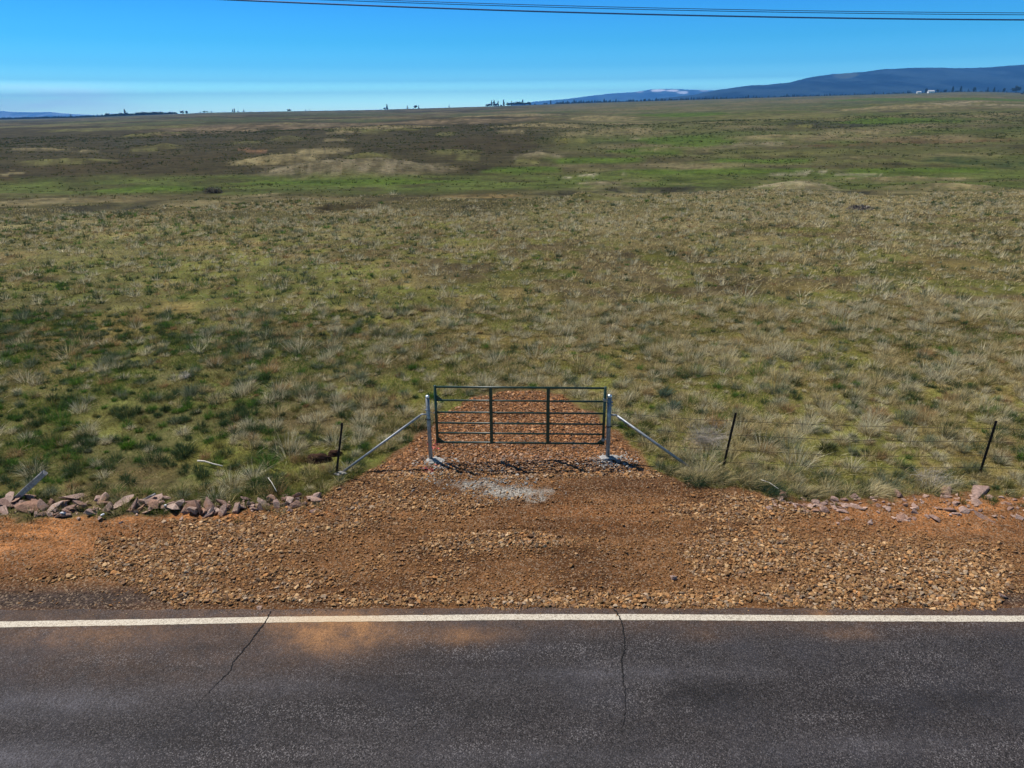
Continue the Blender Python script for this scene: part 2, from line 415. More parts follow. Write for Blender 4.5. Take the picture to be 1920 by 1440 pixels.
def mat_asphalt():
    k = NT('worn_asphalt'); p = k.pos()
    vo = k.n('ShaderNodeTexVoronoi'); k.l(p, vo.inputs['Vector']); vo.inputs['Scale'].default_value = 78
    sp = k.n('ShaderNodeSeparateColor'); k.l(vo.outputs['Color'], sp.inputs[0])
    big = k.noise(k.pos((.35, 1.1, 1)), 1.0, 4, .6)
    base = k.mix(k.rng(big, .35, .65), (.022, .0185, .0185), (.031, .027, .0275))
    base = k.scale(base, k.rng(sp.outputs[0], 0, 1, .25, 1.85))
    wear = k.rng(k.noise(k.pos((.5, 2.2, 1)), .9, 4, .65, .4), .48, .66, 0, 1, True)
    # pale and bluish aggregate where the binder has worn away
    ag = k.math('MULTIPLY', k.rng(sp.outputs[1], .80, .90), k.rng(wear, 0, 1, .45, .85))
    base = k.mix(k.math('MULTIPLY', ag, .75), base, (.20, .185, .185))
    base = k.mix(k.math('MULTIPLY', wear, .25), base, k.scale(base, 1.5))
    base = k.mix(k.rng(k.noise(p, .8, 4, .6), .5, .7, 0, .35), base, (.040, .040, .050))
    # red dust tracked onto the road
    at = k.attr(); du = k.math('MULTIPLY', at.outputs['Alpha'], k.rng(k.noise(p, 3, 6, .75), .3, .62, .25, 1.1), True)
    base = k.mix(du, base, k.scale(k.mix(.5, (.30, .145, .055), (.24, .13, .065)), k.rng(sp.outputs[2], 0, 1, .55, 1.35)))
    ms = k.n('ShaderNodeSeparateColor'); k.l(at.outputs['Color'], ms.inputs[0]); wob = k.rng(k.noise(p, 2.2, 5, .7), .3, .7, .3, 1.3)
    base = k.scale(base, k.rng(k.math('MULTIPLY', ms.outputs[0], wob), 0, 1, 1, .42))
    base = k.mix(k.math('MULTIPLY', k.math('MULTIPLY', ms.outputs[1], wob), k.rng(sp.outputs[1], .2, .8, .25, .9)), base, (.125, .12, .135))
    # oily dark patches
    base = k.scale(base, k.rng(k.noise(k.pos((.45, 1.6, 1)), .8, 3, .5),   .55, .72, 1, .72))
    bump = k.math('ADD', k.math('SUBTRACT', 1., vo.outputs['Distance']), k.noise(p, 160, 2, .6))
    k.bsdf(base, .75, bump=bump, bstr=.8, bdist=.006, spec=.22)
    return k.m
M_ASPH = mat_asphalt()
def mat_line():
    k = NT('road_paint'); p = k.pos(); at = k.attr()
    c = k.mix(k.rng(k.noise(p, 55, 4, .8), .46, .62), (.60, .56, .47), (.14, .12, .10))
    c = k.mix(k.rng(k.noise(p, 7, 4, .7), .45, .75, 0, .35), c, (.50, .44, .34))
    c = k.mix(k.math('MULTIPLY', at.outputs['Alpha'], .6), c, (.50, .33, .16))
    k.bsdf(c, .7, bump=k.noise(p, 160, 2), bstr=.3, bdist=.003); return k.m
M_LINE = mat_line()
def mat_simple(name, col, rough, metal=0, spec=.4, nscale=20, lo=.8, hi=1.2, bd=.002):
    k = NT(name); p = k.pos()
    c = k.scale(k.mix(0., col, col), k.rng(k.noise(p, nscale, 4, .6), .3, .7, lo, hi))
    k.bsdf(c, rough, metal, bump=k.noise(p, nscale * 4, 3), bstr=.3, bdist=bd, spec=spec); return k.m
M_GREEN = mat_simple('dark_green_gate_paint', (.006, .030, .020), .38, 0, .5)
M_GALV = mat_simple('galvanised_pipe', (.27, .29, .32), .55, .6, .4, 14, .65, 1.2)
M_GALVCAP = mat_simple('aluminium_cap', (.72, .73, .75), .35, .8)
M_POSTD = mat_simple('rusty_steel_post', (.020, .014, .012), .8, .3)
M_WIRE = mat_simple('weathered_wire', (.06, .05, .045), .6, .6)
M_CABLE = mat_simple('cable_sheath', (.02, .07, .22), .6)
M_CONC = mat_simple('fresh_concrete', (.38, .37, .355), .95, 0, .2, 18, .55, 1.2, .03)
M_BOARD = mat_simple('weathered_board', (.26, .25, .25), .9, 0, .2, 25, .6, 1.3, .005)
M_STICK = mat_simple('bleached_stick', (.55, .51, .45), .9, 0, .2, 30)
M_BARK = mat_simple('tree_bark', (.05, .035, .025), .95)
M_WHITE = mat_simple('white_siding', (.85, .85, .83), .7)
M_ROOFG = mat_simple('pale_roof', (.55, .55, .56), .6)
M_WINDOW = mat_simple('dark_window', (.02, .025, .03), .15)
M_CRACK = mat_simple('crack_void', (.008, .007, .007), 1.0)
M_DARKSOIL = mat_simple('dug_soil', (.045, .024, .016), 1.0, 0, .1, 9, .6, 1.4, .03)
M_LITTER = mat_simple('white_litter', (.75, .76, .78), .5)

# ------------------------------------------------------------------ ground sheet
def zone_tint(x, y):
    """albedo (rgb) and dirt mask of the ground at world points"""
    n = len(x)
    t = x / np.maximum(y, 1)
    n1 = fbm(x / 7, y / 7, 51, 4); n2 = fbm(x / 2.0, y / 2.0, 53, 4); n3 = fbm(x / 40, y / 22, 57, 4)
    moss = lin(.112, .110, .028); och = lin(.150, .118, .042); br = lin(.098, .076, .036); ol = lin(.075, .082, .026); straw = lin(.19, .165, .095)
    c = lerp(lerp(np.tile(br, (n, 1)), och, smooth(.38, .62, n1)), moss, smooth(.42, .6, n2))
    c = lerp(c, ol, .6 * smooth(.1, -.5, t) * smooth(.35, .6, fbm(x / 5, y / 5, 58, 3)))
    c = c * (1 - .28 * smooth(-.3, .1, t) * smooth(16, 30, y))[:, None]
    fieldfar = smooth(30, 60, y)
    c = lerp(c, straw, .55 * fieldfar * smooth(.35, .65, n1) * (0.6 + .4 * smooth(-.3, .5, t)))
    # beyond the field
    dark = lin(.036, .031, .013); plainr = lin(.068, .070, .024); tanp = lin(.13, .105, .058); grn = lin(.048, .066, .014)
    right = smooth(-.02, .16, t + (n3 - .5) * .15)
    plain = lerp(np.tile(dark, (n, 1)), plainr, right)
    st = fbm(x / 55 + 3, y / 16, 61, 5, .6)
    st2 = fbm(x / 25, y / 9, 63, 4, .6)
    plain = lerp(plain, tanp, right * .75 * smooth(.50, .66, st))
    plain = lerp(plain, lin(.045, .040, .018), right * .8 * smooth(.54, .68, st2))
    plain = lerp(plain, grn, right * .6 * smooth(.55, .66, fbm(x / 70, y / 25, 66, 4)))
    farr = smooth(350, 700, y)
    plain = lerp(plain, lin(.105, .088, .046), farr * .8 * smooth(.42, .62, fbm(x / 120, y / 80, 67, 5, .6)))
    plain = lerp(plain, lin(.050, .062, .022), farr * .7 * smooth(.45, .62, fbm(x / 160 + 9, y / 120, 69, 5, .6)))
    edge = smooth(64, 100, y + (n3 - .5) * 40 + (n1 - .5) * 22)
    edgec = lerp(np.tile(lin(.15, .125, .062), (n, 1)), lin(.07, .065, .025), smooth(.4, .6, fbm(x / 12, y / 5, 71, 4)))
    c = lerp(c, edgec, smooth(50, 70, y + (n1 - .5) * 20))
    c = lerp(c, plain, edge)
    sw = smooth(88, 108, y + (n1 - .5) * 14) * (1 - smooth(125, 140, y + (n3 - .5) * 16))
    c = lerp(c, lin(.060, .076, .018), sw * (.35 + .65 * smooth(.3, .55, n1)))
    warp = (fbm(x / 5, y / 5, 73, 4) - .5)
    for (cx, cy, rx, ry, hh, tone) in PW:
        m = (np.abs(x - cx) < rx * 1.5) & (np.abs(y - cy) < ry * 1.6)
        if not m.any(): continue
        xx = x[m]; yy = y[m]
        d = np.sqrt(((xx - cx) / rx) ** 2 + ((yy - cy) / ry) ** 2) + 0.5 * (fbm(xx / rx * 3, yy / ry * 3, 75, 4) - .5) + .25 * warp[m]
        wgt = 1 - smooth(.72, 1.05, d)
        if tone == 'palespeck': wgt = wgt * smooth(.48, .58, fbm(xx / 1.6, yy / 4, 77, 3))
        if tone == 'tanmix': wgt = wgt * smooth(.36, .56, fbm(xx / 9, yy / 9, 79, 4))
        if tone in ('green',): wgt = wgt * .85
        else: wgt = wgt * (.45 + .55 * smooth(.38, .60, fbm(xx / 1.8, yy / 7, 78, 4, .6)))
        if tone in ('greytan', 'tan', 'pale'):
            cc = lerp(np.tile(lin(*TONE[tone]), (m.sum(), 1)), lin(.07, .062, .03), .65 * smooth(.52, .66, fbm(xx / 2.5, yy / 2.5, 80, 3)))
        else: cc = np.tile(lin(*TONE[tone]), (m.sum(), 1))
        c[m] = c[m] * (1 - wgt[:, None]) + cc * wgt[:, None]
    # gradual desaturated treeline soil beyond the skyline
    c = lerp(c, lin(.035, .042, .022), smooth(2100, 2600, y))
    alpha = np.zeros(n)
    m = (y < 26) & (np.abs(x) < 30)
    if m.any():
        xx = x[m]; yy = y[m]
        sdb = sdist(xx, yy, BARE) + (fbm(xx / .5, yy / .5, 81, 4) - .5) * .7
        bare = smooth(-.08, .12, sdb)
        drt = lerp(np.tile(lin(.132, .064, .027), (m.sum(), 1)), lin(.076, .036, .016), smooth(.35, .65, fbm(xx / 1.3, yy / .7, 83, 4)))
        orange = np.clip(1.3 * blob(xx, yy, 60, 1010, 210, 45) + 1.2 * blob(xx, yy, 330, 965, 300, 12) + 1.3 * blob(xx, yy, 1780, 970, 230, 32) + .5 * blob(xx, yy, 1880, 940, 90, 12) + .45 * blob(xx, yy, 1150, 960, 170, 28), 0, 1)
        drt = lerp(drt, lin(.30, .130, .048), orange * (.45 + .55 * smooth(.35, .6, fbm(xx / .6, yy / .25, 85, 4))))
        redd = np.clip(blob(xx, yy, 980, 800, 130, 60), 0, 1)
        drt = lerp(drt, lin(.15, .068, .032), redd * .7)
        darks = np.clip(1.2 * blob(xx, yy, 90, 1125, 330, 26) + .9 * blob(xx, yy, 1900, 1125, 60, 14), 0, 1) * smooth(8.3, 8.9, yy)
        drt = lerp(drt, lin(.050, .036, .030), np.clip(darks, 0, 1))
        grey = np.clip(1.1 * blob(xx, yy, 960, 922, 75, 13) + .8 * blob(xx, yy, 880, 905, 70, 12) + .8 * blob(xx, yy, 1000, 938, 38, 6), 0, 1)
        drt = lerp(drt, lin(.24, .225, .20), smooth(.35, .85, grey + (fbm(xx / .15, yy / .15, 87, 3) - .5) * .9))
        c[m] = c[m] * (1 - bare[:, None]) + drt * bare[:, None]
        alpha[m] = bare
    # verge under the road
    return c, alpha

def build_ground():
    # rows: even close to the road, widening with distance
    vv = np.linspace(1500, 217, 470)
    yy = [float(flat(960, v)[1]) for v in vv]
    yy = np.array(yy); yy = yy[yy < 350]
    yy = np.concatenate([[-60, -20, -5, 2, 4.5], yy, np.geomspace(yy[-1] * 1.01, 2500, 230), np.geomspace(2560, 30000, 50)])
    tt = np.concatenate([np.linspace(-2.6, -.86, 24)[:-1], np.linspace(-.86, .86, 610), np.linspace(.86, 2.6, 24)[1:]])
    Y, Tt = np.meshgrid(yy, tt, indexing='ij')
    X = Tt * np.maximum(Y, 6.0) * np.where(np.abs(Tt) > .86, 1.0, 1.0)
    X = np.where(Y < 6, Tt * (6 + (6 - Y) * 1.2), X)
    x = X.ravel(); y = Y.ravel()
    z = ground_z(x, y)
    z = np.where(y < 8.55, -0.05, z)
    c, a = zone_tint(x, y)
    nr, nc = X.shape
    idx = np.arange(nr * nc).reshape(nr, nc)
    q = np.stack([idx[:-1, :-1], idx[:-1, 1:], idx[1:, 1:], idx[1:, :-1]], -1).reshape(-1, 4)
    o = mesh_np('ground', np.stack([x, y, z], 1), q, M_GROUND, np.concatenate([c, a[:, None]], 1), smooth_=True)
    tag(o, kind='structure', label='open rangeland with dirt apron, falling to a green swale and rising again')
build_ground()

# ------------------------------------------------------------------ road, edge line, cracks
EDGE = [(-500, 1160), (0, 1143), (480, 1142), (960, 1140), (1400, 1141), (1920, 1140), (2500, 1140)]
LINE_T = [(-500, 1178), (0, 1168), (250, 1164), (500, 1159), (960, 1154), (1200, 1154), (1500, 1156), (1920, 1157), (2500, 1160)]
LINE_B = [(-500, 1192), (0, 1179), (250, 1175), (500, 1170), (960, 1165), (1200, 1165), (1500, 1167), (1920, 1168.5), (2500, 1172)]
def curve_y(pts, xs):
    p = np.array([flat(u, v, 0.0)[:2] for u, v in pts]); return np.interp(xs, p[:, 0], p[:, 1])
def road_dust(x, y):
    a = 1.05 * blob(x, y, 635, 1192, 100, 34) + .5 * blob(x, y, 610, 1165, 130, 18) + .35 * blob(x, y, 160, 1195, 150, 20) + .14 * blob(x, y, 300, 1230, 420, 60) + .5 * blob(x, y, 860, 1195, 90, 18) + .25 * blob(x, y, 1590, 1190, 60, 14) + .15 * blob(x, y, 1320, 1195, 50, 12) + .5 * blob(x, y, 1540, 1152, 24, 7) + .22 * smooth(7.9, 8.7, y)
    return np.clip(a, 0, 1)
def build_road():
    xs = np.concatenate([np.linspace(-90, -12, 40), np.linspace(-11.9, 11.9, 420), np.linspace(12, 90, 40)])
    rows = np.concatenate([np.linspace(0, 1, 90) ** 1.0])
    e = curve_y(EDGE, xs) + .07 * (fbm(xs / .35, xs * 0, 91, 4) - .5)
    X = np.repeat(xs[None, :], len(rows), 0)
    Y = 1.2 + (e[None, :] - 1.2) * rows[:, None]
    Z = .022 + 0.0 * X
    Z = Z - .018 * smooth(e[None, :] - .05, e[None, :], Y)
    nr, nc = X.shape; idx = np.arange(nr * nc).reshape(nr, nc)
    q = np.stack([idx[:-1, :-1], idx[:-1, 1:], idx[1:, 1:], idx[1:, :-1]], -1).reshape(-1, 4)
    x = X.ravel(); y = Y.ravel()
    # edge skirt
    oil = np.clip(blob(x, y, 1330, 1305, 110, 30) + .6 * blob(x, y, 1800, 1310, 120, 30) + .55 * blob(x, y, 900, 1330, 260, 26) + .35 * blob(x, y, 480, 1330, 200, 30), 0, 1)
    pale = np.clip(.8 * blob(x, y, 110, 1320, 170, 26) + .7 * blob(x, y, 40, 1425, 220, 30) + .5 * blob(x, y, 1150, 1265, 280, 14) + .4 * blob(x, y, 1100, 1420, 300, 20) + .35 * blob(x, y, 500, 1290, 200, 14) + .4 * blob(x, y, 1650, 1400, 200, 24), 0, 1)
    c = np.stack([oil, pale, oil * 0, road_dust(x, y)], 1)
    road = mesh_np('road', np.stack([x, y, Z.ravel()], 1), q, M_ASPH, c, smooth_=True)
    tag(road, kind='structure', label='worn asphalt country road')
    xs = np.linspace(-60, 60, 1600)
    yt = curve_y(LINE_T, xs) + .012 * (fbm(xs / .05, xs * 0, 93, 3) - .5); yb = curve_y(LINE_B, xs) + .014 * (fbm(xs / .05, xs * 0 + 5, 95, 3) - .5)
    V = np.concatenate([np.stack([xs, yb, xs * 0 + .026], 1), np.stack([xs, yt, xs * 0 + .026], 1)])
    n = len(xs); i = np.arange(n - 1)
    q = np.stack([i, i + 1, i + 1 + n, i + n], 1)
    dd = road_dust(V[:, 0], V[:, 1])
    ln = mesh_np('edge_line', V, q, M_LINE, np.concatenate([np.full((len(V), 3), .7), dd[:, None]], 1), parent=road)
    tag(ln, label='white painted line along the road edge')
    def crack(pts, w0, seed, lab):
        P = [flat(u, v, .03) for u, v in pts]
        fine = []
        r_ = random.Random(seed)
        for a_, b_ in zip(P[:-1], P[1:]):
            L_ = np.linalg.norm(b_ - a_); m_ = max(2, int(L_ / .022))
            for j in range(m_): fine.append(a_ + (b_ - a_) * j / m_ + np.array([r_.uniform(-1, 1) * .010, r_.uniform(-1, 1) * .006, 0]))
        fine.append(P[-1]); fine = np.array(fine); n = len(fine)
        d = np.gradient(fine, axis=0); nn = np.stack([-d[:, 1], d[:, 0], d[:, 2] * 0], 1); nn /= np.linalg.norm(nn, axis=1)[:, None] + 1e-9
        ww = w0 * (1 - np.linspace(0, 1, n) ** 2 * .85) * np.array([r_.uniform(.55, 1.3) for _ in range(n)])
        V = np.concatenate([fine - nn * ww[:, None], fine + nn * ww[:, None]]); i = np.arange(n - 1)
        o = mesh_np('crack', V, np.stack([i, i + n, i + 1 + n, i + 1], 1), M_CRACK, parent=road)
        tag(o, label=lab)
    crack([(508, 1146), (497, 1166), (478, 1190), (466, 1207), (448, 1228), (436, 1243), (431, 1258), (410, 1278), (392, 1297), (372, 1315), (355, 1338)], .0085, 3, 'slanting crack below the rusty dust stain')
    crack([(1150, 1140), (1158, 1150), (1166, 1168), (1170, 1190), (1172, 1215), (1165, 1237), (1168, 1258), (1169, 1280), (1172, 1300), (1172, 1335), (1165, 1372)], .0105, 4, 'straight crack running away from the gate')
build_road()

# ------------------------------------------------------------------ loose stone
def stone_lib(n, seed, flatz=.6):
    r_ = random.Random(seed); lib = []
    for i in range(n):
        bm = bmesh.new()
        for k in range(11):
            v_ = Vector((r_.gauss(0, 1), r_.gauss(0, 1), r_.gauss(0, 1))).normalized() * r_.uniform(.75, 1.1)
            bm.verts.new((v_.x * r_.uniform(.9, 1.25), v_.y * .85, v_.z * flatz))
        res = bmesh.ops.convex_hull(bm, input=bm.verts)
        bmesh.ops.delete(bm, geom=[e for e in res['geom_interior'] if isinstance(e, bmesh.types.BMVert)], context='VERTS')
        bmesh.ops.triangulate(bm, faces=bm.faces)
        bm.verts.index_update()
        lib.append((np.array([v_.co[:] for v_ in bm.verts]), np.array([[v_.index for v_ in f.verts] for f in bm.faces]))); bm.free()
    return lib
def scatter_stones(name, P, size, col, lib, mat, sink=.2):
    """P (n,3) positions; size radius; returns one mesh"""
    n = len(P); pick = rng.integers(0, len(lib), n)
    Vs = []; Ts = []; Cs = []; off = 0
    for li, (LV, LT) in enumerate(lib):
        m = np.where(pick == li)[0]
        if not len(m): continue
        k = len(m); a = rng.uniform(0, 2 * np.pi, k); b = rng.normal(0, .35, k)
        ca, sa, cb, sb = np.cos(a), np.sin(a), np.cos(b), np.sin(b)
        V = LV[None] * size[m][:, None, None]
        x = V[..., 0]; y = V[..., 1]; z = V[..., 2]
        y2 = y * cb[:, None] - z * sb[:, None]; z2 = y * sb[:, None] + z * cb[:, None]
        x3 = x * ca[:, None] - y2 * sa[:, None]; y3 = x * sa[:, None] + y2 * ca[:, None]
        V = np.stack([x3 + P[m, 0][:, None], y3 + P[m, 1][:, None], z2 + P[m, 2][:, None] + (size[m] * (.5 - sink))[:, None]], -1)
        T = LT[None] + (np.arange(k) * len(LV))[:, None, None] + off
        Vs.append(V.reshape(-1, 3)); Ts.append(T.reshape(-1, 3)); Cs.append(np.repeat(col[m], len(LV), 0)); off += k * len(LV)
    return mesh_np(name, np.concatenate(Vs), np.concatenate(Ts), mat, np.concatenate(Cs))

def gravel_density(x, y):
    sd_ = sdist(x, y, GRAVEL) + (fbm(x / .5, y / .5, 101, 4) - .5) * .5
    inside = smooth(-.06, .10, sd_)
    d = .30 + .75 * smooth(.42, .62, fbm(x / 1.1, y / .5, 103, 4))
    d = d + 1.1 * blob(x, y, 370, 1040, 220, 62) + 1.1 * blob(x, y, 1640, 1060, 300, 70) + .9 * blob(x, y, 960, 1012, 110, 22)
    d = d + 1.3 * smooth(9.35, 8.9, y) + .9 * smooth(12.6, 13.2, y) + .8 * blob(x, y, 650, 940, 150, 50) + .7 * blob(x, y, 1330, 960, 150, 26)
    d = d - .50 * blob(x, y, 1180, 985, 230, 26) - .35 * blob(x, y, 700, 1060, 170, 26) - .4 * blob(x, y, 1050, 1062, 250, 12) - .4 * blob(x, y, 1150, 905, 90, 18)
    return inside * np.clip(d, .08, 1.5)
def build_gravel():
    lib = stone_lib(10, 5)
    x0, x1 = GRAVEL[:, 0].min(), GRAVEL[:, 0].max(); y0, y1 = GRAVEL[:, 1].min() - .1, GRAVEL[:, 1].max()
    x0 = max(x0, -9.5); x1 = min(x1, 9.8)
    N = int((x1 - x0) * (y1 - y0) * 1500)
    x = rng.uniform(x0, x1, N); y = rng.uniform(y0, y1, N)
    d = gravel_density(x, y)
    keep = rng.uniform(0, 1.5, N) < d
    x = x[keep]; y = y[keep]; d = d[keep]
    # thin scatter over the bare dirt either side
    N2 = 9000
    xs = rng.uniform(-10, 10, N2); ys = rng.uniform(8.9, 12.5, N2); sb = sdist(xs, ys, BARE)
    m = (sb > .05) & (rng.uniform(0, 1, N2) < .25 + .6 * smooth(.5, .65, fbm(xs / .6, ys / .4, 107, 3)))
    xs = xs[m]; ys = ys[m]
    x = np.concatenate([x, xs]); y = np.concatenate([y, ys]); d = np.concatenate([d, np.full(len(xs), .2)])
    n = len(x)
    size = np.exp(rng.normal(math.log(.0168), .46, n)) * (.72 + .38 * np.clip(d, 0, 1.2))
    size *= 1 + .12 * smooth(9.4, 9.0, y)
    size = np.clip(size, .006, .055)
    pal = np.array([(.34, .22, .115), (.27, .17, .09), (.42, .31, .19), (.20, .13, .085), (.30, .25, .20), (.23, .145, .075), (.36, .20, .09), (.16, .125, .10), (.50, .40, .28)])
    pr = np.array([.20, .18, .12, .14, .10, .12, .08, .04, .02])
    col = pal[rng.choice(len(pal), n, p=pr)] * rng.uniform(.50, 1.35, n)[:, None] * np.array([1.03, .90, .76])
    red = smooth(12.8, 13.6, y) * .75
    col = col * (1 - red[:, None]) + (col * np.array([.98, .80, .76])) * red[:, None]
    dust = np.clip(1 - d * .75, 0, .65)
    col = col * (1 - dust[:, None]) + np.array([.24, .115, .042]) * dust[:, None]
    grey = np.clip(1.2 * blob(x, y, 955, 920, 90, 17) + .7 * blob(x, y, 880, 900, 80, 14), 0, 1)
    gm = rng.uniform(0, 1, n) < grey * .55
    col[gm] = np.array([.27, .25, .225]) * rng.uniform(.6, 1.2, gm.sum())[:, None]
    pc = rng.uniform(0, 1, n) < .75 * np.clip(blob(x, y, 816, 868, 34, 11) + blob(x, y, 1150, 866, 44, 14), 0, 1)
    col[pc] = np.array([.40, .375, .34]) * rng.uniform(.6, 1.15, pc.sum())[:, None]
    g2 = rng.uniform(0, 1, n) < .45 * np.clip(blob(x, y, 960, 868, 180, 22), 0, 1)
    col[g2] = col[g2] * .6 + np.array([.33, .29, .25]) * .4
    size[grey > .75] *= .8
    z = ground_z(x, y)
    o = scatter_stones('gravel', np.stack([x, y, z], 1), size, col, lib, M_STONE)
    tag(o, kind='stuff', label='loose crushed tan and brown stone spread over the driveway apron', cat='gravel')
    # fine chips between the stones
    N3 = 60000
    x = rng.uniform(-9.3, 9.6, N3); y = rng.uniform(8.86, 16.0, N3)
    m = sdist(x, y, BARE) > 0; x = x[m]; y = y[m]; n = len(x)
    col = pal[rng.choice(len(pal), n, p=pr)] * rng.uniform(.6, 1.1, n)[:, None] * .85
    lib2 = [(np.array([(1, 0, 0), (-.6, .8, 0), (-.5, -.9, 0), (.1, 0, .8)]), np.array([(0, 1, 3), (1, 2, 3), (2, 0, 3)]))]
    o = scatter_stones('gravel_chips', np.stack([x, y, ground_z(x, y) - .002], 1), rng.uniform(.004, .011, n), col, lib2, M_STONE)
    tag(o, kind='stuff', label='fine stone chips pressed into the brown dirt', cat='gravel chips')
    # crumbs that strayed onto the asphalt edge
    N4 = 260
    x = rng.uniform(-7, 7, N4); y = curve_y(EDGE, x) - np.abs(rng.normal(0, .09, N4))
    col = pal[rng.choice(len(pal), N4, p=pr)]
    o = scatter_stones('stray_gravel', np.stack([x, y, np.full(N4, .022)], 1), rng.uniform(.004, .016, N4), col, lib, M_STONE, .25)
    tag(o, kind='stuff', label='stray gravel crumbs on the asphalt edge', cat='stray gravel')
build_gravel()

def painted(u, v, ru, rv, n, lab):
    c = gp(u, v)
    x = rng.normal(c.x, ru, n); y = rng.normal(c.y, rv, n)
    o = scatter_stones('painted_stone_patch', np.stack([x, y, ground_z(x, y) + .02], 1), rng.uniform(.010, .024, n), np.array([(.70, .10, .10)]) * rng.uniform(.55, 1.25, n)[:, None] + np.array([0, .05, .05]), stone_lib(3, 9), M_STONE)
    tag(o, lab, 'marking paint', 'red survey marks sprayed on the gravel', 'stuff')
painted(818, 838, .07, .13, 34, 'red paint marked stones under the left end of the gate')
painted(802, 882, .09, .08, 24, 'faint red paint marked stones in front of the left gate post')

# ------------------------------------------------------------------ individual rocks
def rock_mesh(seed, flatz):
    r_ = random.Random(seed); bm = bmesh.new()
    for k in range(13):
        v_ = Vector((r_.gauss(0, 1), r_.gauss(0, 1), r_.gauss(0, 1))).normalized() * r_.uniform(.8, 1.05)
        z = max(-.5, min(.55, v_.z)) * flatz * 1.5
        bm.verts.new((v_.x * 1.15, v_.y * .8, z))
    res = bmesh.ops.convex_hull(bm, input=bm.verts)
    bmesh.ops.delete(bm, geom=[e for e in res['geom_interior'] if isinstance(e, bmesh.types.BMVert)], context='VERTS')
    bmesh.ops.dissolve_limit(bm, angle_limit=.15, verts=bm.verts, edges=bm.edges)
    bmesh.ops.bevel(bm, geom=list(bm.edges), offset=.035, segments=1, affect='EDGES')
    me = bpy.data.meshes.new('rock'); bm.to_mesh(me); bm.free(); me.materials.append(M_ROCK); return me
RLIB = [rock_mesh(100 + i, .38 + .12 * (i % 4)) for i in range(14)]
def rock(u, v, r, lab, group=None, tilt=.3, lift=.25, i=None, rr=random.Random(5), name='rock', fz=1.0, sx=1.0):
    p = gp(u, v)
    o = bpy.data.objects.new(name, RLIB[rr.randrange(len(RLIB)) if i is None else i]); COL.objects.link(o)
    o.location = p + Vector((0, 0, r * lift)); o.scale = (r * rr.uniform(.85, 1.25) * sx, r * rr.uniform(.8, 1.1), r * rr.uniform(.8, 1.3) * fz)
    o.rotation_euler = (rr.gauss(0, tilt), rr.gauss(0, tilt), rr.uniform(0, 6.28))
    tag(o, lab, 'rock', group)
    return o
GL = 'mauve rocks in the left roadside rock row'; GR = 'loose rocks in the orange dirt on the right'
NAMED_L = [(25, 948, .34, 'large mauve rock at the left frame edge below the tilted board'), (62, 958, .30, 'broad pale slab lying below the tilted board'), (105, 960, .24, 'flat mauve slab right of the tilted board foot'),
 (140, 938, .25, 'brown topped rock standing up behind the rock row'), (232, 946, .22, 'large dark sided rock left of the small grey slat'), (250, 958, .18, 'pointed rock in front of the small grey slat'),
 (297, 940, .25, 'tall upright mauve rock right of the small grey slat'), (330, 952, .27, 'long tilted pale slab right of the upright rock'), (365, 948, .18, 'wedge rock beside the long tilted slab'), (393, 953, .24, 'broad triangular mauve rock in the middle of the row'),
 (510, 940, .16, 'dark upright rock near the right end of the row'), (540, 944, .20, 'low mauve slab near the right end of the row'), (585, 937, .17, 'pinkish rock at the right end of the left rock row')]
for u_, v_, r_, lb in NAMED_L: rock(u_, v_, r_ * .85, lb, GL, .35, fz=.62, sx=1.15)
rr = random.Random(12)
RUB = []
for k in range(225):
    u_ = rr.uniform(-12, 600); mid = 957 - 14 * max(0, (u_ - 330) / 270)
    v_ = rr.gauss(mid, 10 if u_ < 420 else 6)
    r_ = rr.choice([.04, .055, .07, .085, .105, .13, .165]) * (1 if u_ < 430 else .72)
    if r_ < .058:
        RUB.append((u_, v_, r_)); continue
    z_ = 'under and beside the tilted board' if u_ < 90 else 'between the tilted board and the grey slat' if u_ < 225 else 'close round the grey slat' if u_ < 320 else 'right of the long tilted slab' if u_ < 440 else 'near the right end of the left row'
    n_ = 'large' if r_ > .15 else 'middling' if r_ > .095 else 'small'; back = 'back' if v_ < mid else 'front'
    rock(u_, v_, r_, f'{n_} mauve rock {z_}, {back} side', GL, .45, rr.uniform(.0, .7), rr=rr, fz=.62, sx=1.1)
NAMED_R = [(1468, 930, .20, 'dark sided mauve rock at the left start of the right rocks, beside drooping grass'), (1450, 941, .12, 'pale flat stone just left of the dark sided rock'), (1683, 932, .20, 'rounded pinkish rock standing at the grass edge'),
 (1772, 925, .25, 'grey brown lump half hidden by grass left of the long pale slab'), (1835, 927, .36, 'long pale slab at the grass edge on the right'), (1590, 952, .20, 'pale flat slab lying in orange dirt'), (1580, 962, .14, 'thin dark edged slab below the pale flat slab'),
 (1618, 957, .13, 'dark edged flat stone in orange dirt'), (1664, 958, .12, 'flat grey stone below the rounded pinkish rock'), (1752, 974, .18, 'pale flat stone alone in orange dirt'), (1690, 976, .20, 'flat mauve slab low in the orange dirt'), (1850, 975, .20, 'thin long slab low in the dirt near the right edge'),
 (1600, 935, .15, 'mauve rock beside a dry grass clump'), (1563, 940, .14, 'small mauve rock left of the dry grass clump')]
for u_, v_, r_, lb in NAMED_R: rock(u_, v_, r_ * .72, lb, GR, .10, .04, i=[3, 6, 9, 11][int(u_) % 4], fz=.42 if 'flat' in lb or 'slab' in lb else .9, sx=1.5 if 'slab' in lb else 1.0)
